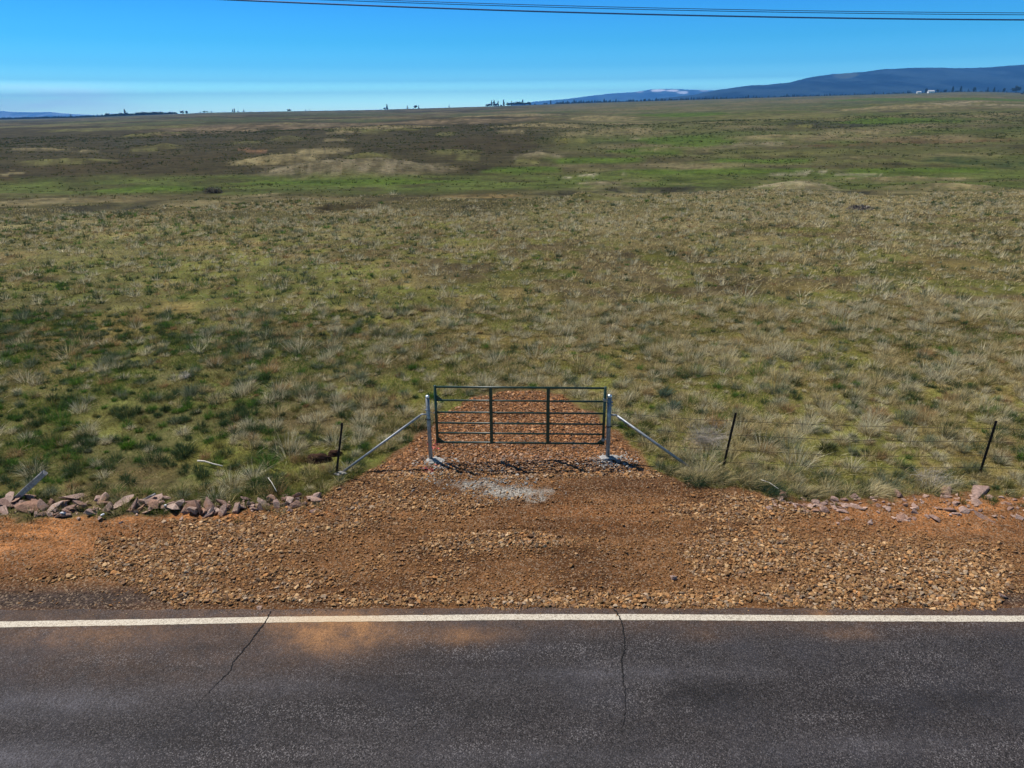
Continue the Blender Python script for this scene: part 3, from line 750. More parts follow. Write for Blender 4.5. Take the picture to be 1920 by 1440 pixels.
for k in range(150):
    u_ = rr.uniform(1440, 1935); v_ = min(rr.uniform(932, 992), rr.uniform(934, 992))
    if u_ < 1560: v_ = rr.uniform(936, 962)
    r_ = rr.choice([.035, .05, .065, .085, .115])
    if r_ < .052:
        RUB.append((u_, v_, r_)); continue
    z_ = 'beside the drooping grass' if u_ < 1560 else 'right of the drooping grass' if u_ < 1620 else 'below the rounded pinkish rock' if u_ < 1720 else 'left of the long pale slab' if u_ < 1810 else 'below the long pale slab'
    n_ = 'broad' if r_ > .06 else 'small'; back = 'near the grass' if v_ < 958 else 'near the gravel'
    rock(u_, v_, r_, f'{n_} flat rock {z_}, {back}', GR, .2, rr.uniform(-.1, .1), rr=rr, fz=.6)
PR_ = np.array([on_base(a, b)[:2] for a, b, c in RUB]); SR_ = np.array([c for a, b, c in RUB])
tag(scatter_stones('rock_rubble', np.stack([PR_[:, 0], PR_[:, 1], ground_z(PR_[:, 0], PR_[:, 1])], 1), SR_, np.array([.40, .27, .21]) * rng.uniform(.6, 1.3, len(RUB))[:, None], stone_lib(5, 21, .5), M_STONE), 'small broken rubble between the larger roadside rocks', 'rubble', kind='stuff')
rock(487, 1141, .055, 'dark flat stone on the asphalt edge above the slanting crack', None, .1)
rock(1878, 1120, .08, 'tan broken stone at the lower right gravel corner', None, .2)
rock(1262, 1086, .07, 'dark grey flat stone lying in the middle of the gravel', None, .1)
rock(595, 934, .13, 'pinkish boulder where the gravel meets the grass', None, .2)

# ------------------------------------------------------------------ grass
STRAW = lin(.62, .50, .25); PALE = lin(.74, .66, .43); TAN = lin(.44, .29, .135); DKG = lin(.030, .060, .024); BLG = lin(.085, .125, .085); BRG = lin(.075, .16, .018)
OLV = lin(.13, .135, .040); OCH = lin(.24, .175, .055); GREY = lin(.30, .27, .22)
def blades(B, H, LX, LY, W, C, two=True, ang=None):
    """B (n,3) roots, H height, LX/LY lean (m), W half width, C colours -> V,T,Col"""
    n = len(B); a = rng.uniform(0, np.pi, n) if ang is None else ang
    wx = np.cos(a) * W; wy = np.sin(a) * W
    if two:
        f = .55
        M = B + np.stack([LX * .35, LY * .35, H * f], 1); Tp = B + np.stack([LX, LY, H], 1)
        w3 = np.stack([wx, wy, wx * 0], 1)
        V = np.stack([B - w3, B + w3, M - w3 * .8, M + w3 * .8, Tp], 1).reshape(-1, 3)
        o = (np.arange(n) * 5)[:, None]
        T = np.concatenate([o + [0, 1, 3], o + [0, 3, 2], o + [2, 3, 4]], 0)
        Cc = np.repeat(C, 5, 0)
    else:
        w3 = np.stack([wx, wy, wx * 0], 1); Tp = B + np.stack([LX, LY, H], 1)
        V = np.stack([B - w3, B + w3, Tp], 1).reshape(-1, 3)
        T = (np.arange(n) * 3)[:, None] + np.array([[0, 1, 2]])
        Cc = np.repeat(C, 3, 0)
    return V, T, Cc
def cat(parts):
    Vs, Ts, Cs = [], [], []; off = 0
    for V, T, C in parts:
        Vs.append(V); Ts.append(T + off); Cs.append(C); off += len(V)
    return np.concatenate(Vs), np.concatenate(Ts), np.concatenate(Cs)
def tufts(x, y, R, Hh, nb, col1, col2, wid, two=True, spread=1.0, wind=(.14, -.09), jit=.16):
    """tufts at x,y; R base radius, Hh height, col1/col2 per tuft colours"""
    n = len(x); z = ground_z(x, y)
    i = np.repeat(np.arange(n), nb)
    m = len(i)
    a = rng.uniform(0, 2 * np.pi, m); rr_ = np.sqrt(rng.uniform(0, 1, m))
    bx = x[i] + np.cos(a) * rr_ * R[i]; by = y[i] + np.sin(a) * rr_ * R[i]
    fr = rng.uniform(0, 1, m) < .62
    bx = x[i] + (bx - x[i]) * .75; by = y[i] + (by - y[i]) * .75
    tilt = np.arccos(rng.uniform(.12, 1, m)) * spread
    Lb = Hh[i] * np.where(fr, rng.uniform(.80, 1.15, m), rng.uniform(.5, .9, m)) * (1.15 - .3 * rr_ ** 2)
    h = Lb * np.cos(tilt); lean = Lb * np.sin(tilt) * .85
    flop = 1 + .3 * rng.normal(0, 1, m); lean = lean * flop
    LX = np.cos(a) * lean + wind[0] * h * rng.uniform(.2, 1.6, m); LY = np.sin(a) * lean + wind[1] * h * rng.uniform(.2, 1.6, m)
    t = np.where(fr, rng.uniform(.55, 1, m), rng.uniform(0, .35, m))
    C = col1[i] * (1 - t[:, None]) + col2[i] * t[:, None]
    C = C * rng.uniform(1 - jit * 2, 1 + jit * 2, m)[:, None]
    return blades(np.stack([bx, by, z[i] - .01], 1), h, LX, LY, wid[i], C, two)
def not_bare(x, y, margin=.0):
    m = (y < 26)
    ok = np.ones(len(x), bool)
    s_ = sdist(x[m], y[m], BARE) + (fbm(x[m] / .5, y[m] / .5, 81, 4) - .5) * .5
    ok[m] = s_ < -margin
    return ok
def veg_fields(x, y):
    t = x / y
    straw = .50 + .9 * (fbm(x / 6, y / 6, 111, 4) - .5) + .50 * smooth(-.40, .3, t) + .14 * smooth(18, 40, y) - .22 * smooth(-.2, -.7, t) * smooth(40, 18, y)
    dark = .34 + .45 * (fbm(x / 3.5, y / 3.5, 113, 3) - .5) + .30 * smooth(-.1, -.6, t) * smooth(45, 20, y)
    blue = .25 + 1.0 * (fbm(x / 7, y / 7, 115, 3) - .5) + .12 * smooth(0, .5, t)
    return straw, dark, blue
def tuft_cols(x, y):
    n = len(x); s_, d_, b_ = veg_fields(x, y)
    w_ = np.stack([np.clip(s_, .03, 2) ** 2 * 1.8, np.clip(s_, .03, 2) ** 1.5 * 1.5, np.clip(d_, .05, 2) ** 1.5 * 2.4 + .07, np.clip(b_, .02, 2) * 1.0, np.full(n, .12) + .25 * smooth(-.2, -.6, x / y), np.full(n, .20), np.full(n, .12)], 1)
    w_ /= w_.sum(1, keepdims=True); cs = np.cumsum(w_, 1); k = (rng.uniform(0, 1, n)[:, None] > cs).sum(1).clip(0, 6)
    A = np.stack([lin(.045, .048, .018), lin(.058, .056, .028), lin(.016, .034, .014), lin(.040, .060, .036), lin(.025, .075, .012), lin(.060, .066, .020), lin(.12, .075, .038)])
    B = np.stack([STRAW, PALE, lin(.065, .105, .042), lin(.25, .27, .165), lin(.10, .20, .032), lin(.22, .20, .065), TAN])
    return A[k], B[k], k
def fan(n, y0, y1, pw=1.0, half=.80):
    """random points spread over the visible wedge between two distances"""
    u_ = rng.uniform(0, 1, n); y = np.sqrt(y0 ** 2 + (y1 ** 2 - y0 ** 2) * u_)
    return rng.uniform(-half, half, n) * (y + 1), y
def build_grass():
    # --- turf close by: short fine blades
    parts = []
    x, y = fan(480000, 12.0, 27, half=.86)
    m = not_bare(x, y); x = x[m]; y = y[m]
    k = rng.uniform(0, 1, len(x)) < .30 + .85 * smooth(.36, .6, fbm(x / 1.2, y / 1.2, 121, 4)); x = x[k]; y = y[k]; n = len(x)
    s_, d_, b_ = veg_fields(x, y); g = fbm(x / 1.6, y / 1.6, 123, 3)
    green = smooth(.45, .62, g) * (.5 + .5 * smooth(.3, -.6, x / y)) + .7 * blob(x, y, 705, 838, 55, 22) + .6 * blob(x, y, 400, 925, 160, 12) + .4 * blob(x, y, 1420, 868, 60, 10); gn = rng.uniform(0, 1, n)
    C = np.where((gn < green)[:, None], OLV * .4 + BRG * .55, np.where((gn < green + .38 * s_)[:, None], STRAW * .75, np.where((rng.uniform(0, 1, n) < .45)[:, None], OCH * .8, OLV * .8)))
    C = C * rng.uniform(.6, 1.25, n)[:, None]
    h = rng.uniform(.03, .10, n) * (1 + .8 * (g - .5))
    th = rng.uniform(0, 6.28, n)
    parts.append(blades(np.stack([x, y, ground_z(x, y) - .005], 1), h, np.cos(th) * h * .8 + .02, np.sin(th) * h * .8 - .015, np.full(n, .0028) + .00017 * y, C, False))
    # --- turf further off
    x, y = fan(300000, 26, 108, half=.84)
    m = (y + 48 * (fbm(x / 9, y / 7, 139, 4) - .5) < 84 - 8 * smooth(-.1, -.5, x / y)) & (rng.uniform(0, 1, len(x)) < .35 + .8 * smooth(.36, .6, fbm(x / 2.2, y / 2.2, 125, 4))); x = x[m]; y = y[m]; n = len(x)
    s_, d_, b_ = veg_fields(x, y)
    C = np.where((rng.uniform(0, 1, n) < .62 * s_)[:, None], STRAW * .9, np.where((rng.uniform(0, 1, n) < .55)[:, None], OLV * .8, np.where((rng.uniform(0, 1, n) < .4)[:, None], GREY * .7, OCH * .75)))
    C = C * rng.uniform(.6, 1.25, n)[:, None]; h = rng.uniform(.05, .14, n); th = rng.uniform(0, 6.28, n)
    parts.append(blades(np.stack([x, y, ground_z(x, y) - .01], 1), h, np.cos(th) * h * .9 + .03, np.sin(th) * h * .9 - .02, np.full(n, .010) + .0003 * y, C, False))
    # --- long bleached straws lying about
    x, y = fan(15000, 12.0, 34, half=.86)
    m = not_bare(x, y, -.05) & (rng.uniform(0, 1, len(x)) < .10 + .9 * smooth(.50, .66, fbm(x / 1.5, y / 1.0, 127, 3)) * smooth(-.6, .2, x / y) + .8 * np.clip(blob(x, y, 1270, 872, 90, 26) + blob(x, y, 1640, 905, 260, 18), 0, 1)); x = x[m]; y = y[m]; n = len(x)
    Ls = rng.uniform(.12, .42, n); th = rng.normal(-.5, .8, n)
    C = PALE * rng.uniform(.6, 1.15, n)[:, None]
    parts.append(blades(np.stack([x, y, ground_z(x, y) + .01], 1), Ls * rng.uniform(.1, .45, n), np.cos(th) * Ls, np.sin(th) * Ls, .0018 + .00014 * y, C, True))
    V, T, C = cat(parts)
    tag(mesh_np('grass', V, T, M_GRASS, C), 'short olive and straw coloured grass covering the range', 'grass', kind='stuff')
    # --- bunchgrass
    parts = []
    for (cnt, ya, yb, nbl, two_, wk) in ((2500, 12.0, 18, 200, True, .00008), (6000, 18, 27, 140, False, .00016)):
        x, y = fan(cnt, ya, yb, half=.86)
        m = not_bare(x, y, .12) & (rng.uniform(0, 1, len(x)) < .38 + .75 * smooth(.38, .62, fbm(x / 2.5, y / 2.5, 131, 3))); x = x[m]; y = y[m]; n = len(x)
        c1, c2, kk = tuft_cols(x, y)
        sz = np.exp(rng.normal(0, .42, n)); R = .08 * sz * (1 + .35 * (kk < 2)); Hh = .185 * sz * np.where(kk == 2, .9, 1.0) * np.where(kk < 2, 1.12, 1)
        parts.append(tufts(x, y, R, Hh, nbl, c1, c2, .0016 + wk * y, two=two_))
    x, y = fan(34000, 27, 108, half=.84)
    m = (y + 48 * (fbm(x / 9, y / 7, 139, 4) - .5) < 82 - 8 * smooth(-.1, -.5, x / y)) & (rng.uniform(0, 1, len(x)) < .40 + .7 * smooth(.36, .62, fbm(x / 4, y / 4, 133, 3))); x = x[m]; y = y[m]; n = len(x)
    lum = zone_tint(x, y)[0].mean(1); k = (y < 48) | (rng.uniform(0, 1, n) < .06 + smooth(.040, .078, lum)); x = x[k]; y = y[k]; n = len(x)
    c1, c2, kk = tuft_cols(x, y); sz = np.exp(rng.normal(0, .40, n))
    parts.append(tufts(x, y, .105 * sz, .245 * sz, 42, c1, c2, .003 + .00026 * y, two=False))
    u_ = np.concatenate([rng.uniform(0, 600, 70), rng.uniform(1450, 1915, 40)]); v_ = np.concatenate([rng.normal(952, 8, 70), rng.normal(934, 9, 40)])
    pp = np.array([on_base(a, b)[:2] for a, b in zip(u_, v_)]); n = len(pp)
    parts.append(tufts(pp[:, 0], pp[:, 1], np.full(n, .05), rng.uniform(.08, .2, n), 50, np.tile(lin(.03, .05, .018), (n, 1)), np.where((rng.uniform(0, 1, n) < .5)[:, None], STRAW * .7, OLV), np.full(n, .0035)))
    # verge: thick rank growth between the rocks and the field
    n = 700; x = rng.uniform(-9.6, 9.8, n); y = rng.uniform(11.3, 13.3, n)
    m = not_bare(x, y, .02) & (sdist(x, y, BARE) > -1.0); x = x[m]; y = y[m]; n = len(x)
    right = x > 0
    c1 = np.where(right[:, None], BLG, np.where((rng.uniform(0, 1, n) < .5)[:, None], BRG * .7, OLV * .8)); c2 = np.where((rng.uniform(0, 1, n) < .55)[:, None], STRAW * .8, OLV)
    parts.append(tufts(x, y, np.full(n, .12), rng.uniform(.12, .28, n), 60, c1, c2, np.full(n, .0045), wind=(.45, -.3)))
    V, T, C = cat(parts)
    tag(mesh_np('bunchgrass', V, T, M_GRASS, C), 'straw, pale and dark green grass bunches dotted across the field', 'bunchgrass', kind='stuff')
    # --- speckle of low brush over the far plain
    parts = []
    x, y = fan(34000, 74, 420, half=.84)
    m = rng.uniform(0, 1, len(x)) < .12 + .8 * smooth(.42, .62, fbm(x / 14, y / 14, 135, 4)) + .6 * smooth(.07, .12, zone_tint(x, y)[0].mean(1)); x = x[m]; y = y[m]; n = len(x)
    gc, _ = zone_tint(x, y); lum = gc.mean(1)
    lite = rng.uniform(0, 1, n) < .25 * smooth(130, 80, y) + smooth(.05, .13, lum)
    c1 = np.where(lite[:, None], gc * 1.6, DKG * .9); c2 = np.where(lite[:, None], gc * 2.2, OLV * .55)
    sz = np.exp(rng.normal(0, .35, n)) * (1 + y / 300)
    parts.append(tufts(x, y, .17 * sz, .17 * sz, 9, c1 * 1.3, c2, .02 + .0005 * y, two=False))
    V, T, C = cat(parts)
    tag(mesh_np('low_brush', V, T, M_GRASS, C), 'tiny dark and straw brush clumps speckling the plain beyond the field', 'low brush', kind='stuff')
build_grass()

# prominent plants, each its own thing
def plant(name, lab, cat_, u, v, R, H, nb, cA, cB, wind=(.3, -.2), spread=1., wid=.006, group=None):
    p = on_base(u, v)
    V, T, C = tufts(np.array([p[0]]), np.array([p[1]]), np.array([R]), np.array([H]), nb, cA[None], cB[None], np.array([wid]), True, spread, wind)
    z = gz(p[0], p[1]); V = V - np.array([p[0], p[1], z])
    o = mesh_np(name, V, T, M_GRASS, C); o.location = (p[0], p[1], z)
    tag(o, lab, cat_, group); return o
GT = 'dark green grass bunches standing out of the left field'
for (u, v, R, H, lab) in [(345, 850, .24, .36, 'largest dark green bunch in the left field, left of the bleached stick'), (100, 752, .14, .24, 'dark green bunch above the left field corner near the frame edge'), (255, 775, .15, .26, 'dark bunch midway between the left edge and the tan clumps'),
      (240, 838, .16, .22, 'bright green bunch left of the largest dark bunch'), (155, 830, .13, .20, 'green bunch between the tilted board and the largest dark bunch'), (620, 745, .17, .25, 'green bunch left of the gate above the bracing pipe'), (497, 712, .18, .28, 'dark bunch hugging the front of the tan grass clump'),
      (520, 745, .18, .24, 'dark bunch just below the tan grass clump'), (450, 770, .13, .20, 'dark bunch below and left of the tan grass clump'), (310, 770, .12, .20, 'small dark bunch left of centre in the left field'), (692, 720, .15, .24, 'dark bunch straight above the left gate post side')]:
    plant('grass_bunch', lab, 'grass bunch', u, v, R, H, 260, lin(.016, .034, .014) if 'bright' not in lab else BRG * .6, lin(.06, .09, .035) if 'bright' not in lab else BRG, group=GT)
GT2 = 'tall tan grass clumps in the field'
for (u, v, R, H, lab) in [(505, 700, .22, .42, 'tall tan grass clump in the left field behind a dark bunch'), (530, 735, .18, .32, 'tan grass clump right of and below the tallest tan clump'), (1340, 795, .26, .34, 'wide tan grass clump left of the first fence post'), (1735, 665, .24, .30, 'tan clump in the upper right of the field'),
      (1645, 780, .26, .34, 'pale tan clump between the two fence posts'), (1735, 780, .22, .36, 'tan clump above the far right fence post'), (790, 655, .2, .26, 'reddish tan clump above the left end of the gate')]:
    plant('tan_grass_clump', lab, 'grass clump', u, v, R, H, 320, TAN * .5, TAN * 1.1, wid=.004, wind=(.12, -.05), group=GT2)
GT3 = 'grey green brush clumps right of the gate'
for (u, v, R, H, lab) in [(1245, 742, .17, .34, 'grey green shrub just right of the gate top'), (1262, 765, .15, .26, 'smaller grey green shrub below the one by the gate top'), (1210, 800, .16, .2, 'low green shrub behind the right gate post'), (1448, 832, .16, .2, 'dark round bunch right of the first fence post'), (1550, 845, .22, .26, 'dark slumping bunch midway between the fence posts'),
      (1590, 745, .15, .22, 'green bunch in the right field above the fence wires'), (1490, 722, .14, .22, 'dark green bunch above the first fence post'), (1918, 862, .14, .2, 'bright green bunch at the right frame edge'), (1605, 722, .12, .18, 'small bright green bunch in the right field'), (1670, 705, .17, .24, 'dark bunch in the far right field')]:
    plant('brush_clump', lab, 'brush clump', u, v, R, H, 240, BRG * .5 if 'bright' in lab else (BLG * .6 if 'grey' in lab else DKG * .5), BRG if 'bright' in lab else (BLG * 1.3 if 'grey' in lab else OLV * .8), group=GT3)
GT4 = 'drooping blue green grass at the gravel edge'
for (u, v, R, H, lab) in [(1400, 905, .30, .34, 'thick drooping blue green grass right of the first fence post foot'), (1445, 925, .24, .30, 'drooping blue green grass hanging onto the dark sided rock'), (1350, 900, .25, .24, 'blue green grass mat below the first fence post'), (1300, 905, .25, .24, 'dark green grass below the right brace foot'), (1515, 930, .2, .26, 'grey stemmed grass between the first two roadside rocks'),
      (1640, 925, .26, .24, 'pale dry grass clump beside the rounded pinkish rock'), (1260, 885, .2, .2, 'grass tuft in the shade of the right brace pipe')]:
    plant('drooping_grass', lab, 'grass clump', u, v, R, H, 320, BLG * .8 if 'pale' not in lab else PALE, STRAW * .75 if 'dark' not in lab else DKG, wind=(.9, -.6), wid=.0048, group=GT4)
# dry twig bush by the right brace
def twig_bush(name, lab, u, v, R, H, n, col, cat_='dead bush', wid=.004, mat=M_TWIG):
    p = on_base(u, v); bm = bmesh.new(); r_ = random.Random(int(u))
    for i in range(n):
        a = r_.uniform(0, 6.28); q = r_.uniform(.2, 1) ** .7
        s0 = Vector((r_.gauss(0, R * .25), r_.gauss(0, R * .25), 0)); e0 = Vector((math.cos(a) * q * R, math.sin(a) * q * R, H * r_.uniform(.2, 1)))
        md = (s0 + e0) * .5 + Vector((r_.gauss(0, .12), r_.gauss(0, .12), r_.uniform(0, .2))) * R
        tube(bm, [s0, md, e0], [wid, wid * .7, wid * .35], 3, False)
        for j in range(3):
            b = md.lerp(e0, r_.uniform(0, .8)); tube(bm, [b, b + Vector((r_.gauss(0, .3), r_.gauss(0, .3), r_.uniform(-.05, .35))) * R], [wid * .5, wid * .25], 3, False)
    o = obj_bm(name, bm, mat)
    a_ = o.data.color_attributes.new('tint', 'FLOAT_COLOR', 'POINT')
    cc = np.ones((len(o.data.vertices), 4), np.float32); cc[:, :3] = np.array(col) * np.random.default_rng(3).uniform(.7, 1.3, len(cc))[:, None]
    a_.data.foreach_set('color', cc.ravel())
    o.location = (p[0], p[1], gz(p[0], p[1])); tag(o, lab, cat_); return o
twig_bush('dead_bush', 'pale grey tangle of dry twigs beside the right bracing pipe', 1325, 835, .60, .42, 130, (.34, .30, .26), wid=.0032)
twig_bush('dead_bush', 'fallen tan branching twigs between the right gate post and the dry tangle', 1290, 845, .28, .35, 22, (.40, .31, .18), wid=.008)
twig_bush('dead_bush', 'low grey twiggy mat left of the long pale slab', 1745, 905, .45, .16, 60, (.42, .37, .31))
twig_bush('dead_bush', 'white dead weed lying in the left field above the tan clump', 348, 710, .22, .15, 50, (.55, .5, .44))
def scrub(name, lab, u, v, w_m, h_m, col, n):
    root_p = on_base(u, v); z0 = gz(root_p[0], root_p[1]); root = empty(name, (root_p[0], root_p[1], z0)); tag(root, lab, 'bush')
    r_ = np.random.default_rng(int(u)); k = n
    a = r_.uniform(0, 6.28, k); rr_ = np.sqrt(r_.uniform(0, 1, k)); hh = r_.uniform(.15, 1, k)
    lump = .7 + .6 * fbm(a * 1.4, hh * 3, 5, 3)
    C0 = np.stack([np.cos(a) * rr_ * w_m * .5 * lump, np.sin(a) * rr_ * w_m * .35, hh * h_m * np.sqrt(np.clip(1.05 - rr_ ** 2, 0.05, 1)) * lump], 1)
    s_ = w_m * .035
    V = (C0[:, None, :] + r_.normal(0, s_, (k, 3, 3))).reshape(-1, 3); T = np.arange(k * 3).reshape(-1, 3)
    Cc = np.repeat(np.array(col)[None] * r_.uniform(.5, 1.5, k)[:, None], 3, 0)
    o = mesh_np('foliage', V, T, M_GRASS, Cc, parent=root)
    bm = bmesh.new(); q = random.Random(3)
    for i in range(16):
        a_ = q.uniform(0, 6.28); tube(bm, [(q.gauss(0, w_m * .1), q.gauss(0, w_m * .08), 0), (math.cos(a_) * w_m * .4, math.sin(a_) * w_m * .3, h_m * q.uniform(.5, .95))], [w_m * .012, w_m * .004], 4, False)
    obj_bm('stems', bm, M_BARK, parent=root)
scrub('scrub_bush', 'dark lone bush with grey skirts at the near edge of the green swale', 399, 362, 2.7, .85, (.11, .10, .08), 420)
scrub('scrub_bush', 'grey leafless bush on the right at the back of the field', 1612, 392, 2.2, .5, (.20, .175, .155), 380)

# dug soil heap beside the left post
def heap(lab, u, v, rx, ry, h):
    p = on_base(u, v); bm = bmesh.new(); bmesh.ops.create_icosphere(bm, subdivisions=4, radius=1)
    for v_ in bm.verts:
        f = 1 + .55 * (float(fbm(v_.co.x * 2.2 + 3, v_.co.y * 2.2 + v_.co.z * 2, 7, 4)) - .5)
        v_.co = Vector((v_.co.x * rx * f, v_.co.y * ry * f, max(v_.co.z, -.3) * h * f))
    o = obj_bm('soil_heap', bm, M_DARKSOIL, smooth_=True); o.location = (p[0], p[1], gz(p[0], p[1])); tag(o, lab, 'soil heap')
heap('dark heap of freshly dug soil left of the left steel post', 596, 864, .28, .14, .17)
heap('small clod of reddish soil just behind the left steel post', 628, 853, .16, .09, .12)

# ------------------------------------------------------------------ gate
PL = flat(808, 862, 0.03); PR = flat(1139.5, 856, 0.03)
PL[2] = gz(PL[0], PL[1]); PR[2] = gz(PR[0], PR[1])
def gate_plane(u, v, off=0.0):
    """point where the sight line meets the vertical plane through both gate posts"""
    d = ray(u, v); a = PL[:2]; b = PR[:2]; e = b - a; n_ = np.array([-e[1], e[0]]); n_ /= np.linalg.norm(n_)
    k = (np.dot(a + n_ * off - EYE[:2], n_)) / np.dot(d[:2], n_)
    return EYE + d * k
def build_gate():
    rt = gate_plane(1135, 728); rb = gate_plane(1130.5, 832); lt = gate_plane(815.5, 725.5); lb = gate_plane(820.5, 829)
    org = Vector((rb[0], rb[1], 0)); root = empty('farm_gate', org)
    tag(root, 'dark green six rail tubular farm gate closed across the gravel drive', 'gate')
    q = lambda p: Vector(p) - org
    LT, RT, LB, RB = q(lt), q(rt), q(lb), q(rb)
    fr = [0.0, .235, .449, .643, .826, 1.0]
    for i, f in enumerate(fr):
        a = LT.lerp(LB, f); b = RT.lerp(RB, f); bm = bmesh.new()
        m_ = (a + b) / 2
        tube(bm, [a, m_, b], .0195 if i not in (0, 5) else .022, 10)
        obj_bm('rail', bm, M_GREEN, root, True)
    for a, b in ((LT, LB), (RT, RB)):
        d = (a - b).normalized(); bm = bmesh.new(); tube(bm, [b - d * .02, a + d * .03], .030, 10); obj_bm('end_upright', bm, M_GREEN, root, True)
    for u in (921, 1027.5):
        f = (gate_plane(u, 780)[0] - lt[0]) / (rt[0] - lt[0])
        a = LT.lerp(RT, f); b = LB.lerp(RB, f); bm = bmesh.new(); d = a - b
        rot = Matrix.Rotation(0, 3, 'Z')
        for dy in (-.026, .026):
            box(bm, (a + b) / 2 + Vector((0, dy, 0)), (.068, .006, d.length + .03))
        box(bm, (a + b) / 2 + Vector((-.031, 0, 0)), (.006, .046, d.length + .026)); box(bm, (a + b) / 2 + Vector((.031, 0, 0)), (.006, .046, d.length + .026))
        obj_bm('stay', bm, M_GREEN, root)
    for (p, sx, sz) in ((LT.lerp(LB, .235), 1, 1), (LB, 1, 1), (RB, -1, 1)):
        bm = bmesh.new(); t_ = .006
        vs = [bm.verts.new(p + Vector((x_ * sx, y_, z_ * sz))) for y_ in (-t_, t_) for x_, z_ in ((.03, .02), (.14, .02), (.03, .12))]
        bm.faces.new(vs[:3][::-1]); bm.faces.new(vs[3:])
        for i in range(3): bm.faces.new((vs[i], vs[(i + 1) % 3], vs[3 + (i + 1) % 3], vs[3 + i]))
        obj_bm('corner_gusset', bm, M_GREEN, root)
    for f in (.20, .92):
        p = RT.lerp(RB, f); bm = bmesh.new(); tube(bm, [p, q(np.array([PR[0] - .03, PR[1], 0])) * Vector((1, 1, 0)).x if False else Vector((PR[0] - org.x - .03, PR[1] - org.y, p.z))], .012, 8)
        tube(bm, [p + Vector((0, 0, -.03)), p + Vector((0, 0, .03))], .038, 10)
        obj_bm('hinge', bm, M_GALV, root)
    p = LT.lerp(LB, .42); bm = bmesh.new()
    pts = [p, p + Vector((-.05, -.03, -.05)), p + Vector((-.10, -.03, -.03)), Vector((PL[0] - org.x, PL[1] - org.y, p.z + .02))]
    tube(bm, pts, .006, 6); obj_bm('latch_chain', bm, M_GALV, root)
build_gate()
def build_post(base, top_uv, lab, foot_uv, brace_top_uv, side, rad):
    top = gate_plane(*top_uv); H = top[2] - base[2]
    root = empty('gate_post', Vector(base)); tag(root, lab, 'gate post')
    dx = Vector((top[0] - base[0], top[1] - base[1], 0))
    T = Vector((dx.x, dx.y, H))
    bm = bmesh.new(); tube(bm, [Vector((0, 0, -.1)), T * .5, T], rad, 16); obj_bm('pipe', bm, M_GALV, root, True)
    bm = bmesh.new(); bmesh.ops.create_uvsphere(bm, u_segments=16, v_segments=8, radius=rad * 1.12)
    for v_ in bm.verts: v_.co.z = v_.co.z * .9 if v_.co.z > 0 else v_.co.z * .6
    bmesh.ops.translate(bm, verts=bm.verts, vec=T); obj_bm('cap', bm, M_GALVCAP, root, True)
    bt = gate_plane(*brace_top_uv); btv = Vector((T.x * (bt[2] / H), 0, bt[2] - base[2]))
    ft = flat(*foot_uv); fv = Vector((ft[0] - base[0], ft[1] - base[1], gz(ft[0], ft[1]) - base[2]))
    kn = btv + Vector((side * .14, 0, .0))
    bm = bmesh.new(); d = (fv - kn).normalized(); tube(bm, [kn + d * .04, fv + d * .08], rad * .62, 12)
    br = obj_bm('brace', bm, M_GALV, root, True)
    bm = bmesh.new(); tube(bm, [btv, kn, kn + d * .07], rad * .42, 10); obj_bm('brace_elbow', bm, M_GALV, br, True)
    for i, f in enumerate((.80, .655) if side < 0 else (.86, .52)):
        bm = bmesh.new(); c = T * f; tube(bm, [c - Vector((0, 0, .012)), c + Vector((0, 0, .012))], rad * 1.12, 16)
        box(bm, c + Vector((side * rad * 1.35, -.01, 0)), (rad * .7, .02, .024)); obj_bm('band', bm, M_GALV if i == 0 else M_WIRE, root)
    if side > 0:
        bm = bmesh.new(); c = T * .905; tube(bm, [c + Vector((-.10, 0, 0)), c + Vector((.07, 0, 0))], .012, 8); tube(bm, [c + Vector((.05, 0, 0)), c + Vector((.07, 0, 0))], .024, 6)
        obj_bm('hinge_bolt', bm, M_GALV, root)
    return fv
build_post(PL, (801.3, 744), 'galvanised left gate post with domed cap and a pipe brace running down to the left', (640, 887), (799, 777), -1, .041)
build_post(PR, (1143, 743), 'galvanised right gate post with domed cap and a pipe brace running down to the right', (1300, 881), (1147, 778), 1, .046)
def footing(u, v, rx, ry, h, lab, seed):
    p = gp(u, v); bm = bmesh.new(); bmesh.ops.create_icosphere(bm, subdivisions=4, radius=1)
    for v_ in bm.verts:
        a = math.atan2(v_.co.y, v_.co.x); f = 1 + .9 * (float(fbm(math.cos(a) * 1.6 + seed, math.sin(a) * 1.6, 9, 4)) - .5)
        n_ = float(fbm(v_.co.x * 4 + seed, v_.co.y * 4, 3, 3)) - .5
        v_.co = Vector((v_.co.x * rx * f, v_.co.y * ry * f, max(v_.co.z, -.2) * h * (1 + n_)))
    o = obj_bm('concrete_footing', bm, M_CONC, smooth_=True); o.location = p - Vector((0, 0, .002)); tag(o, lab, 'footing', 'concrete set round the posts and brace feet')
footing(816, 865, .20, .11, .055, 'white concrete footing round the left gate post', 1)
footing(1143, 858, .22, .11, .055, 'white concrete footing round the right gate post', 4)
footing(638, 889, .13, .08, .05, 'pale concrete lump at the foot of the left brace', 7)
footing(1318, 884, .20, .08, .04, 'pale concrete lump at the foot of the right brace', 11)

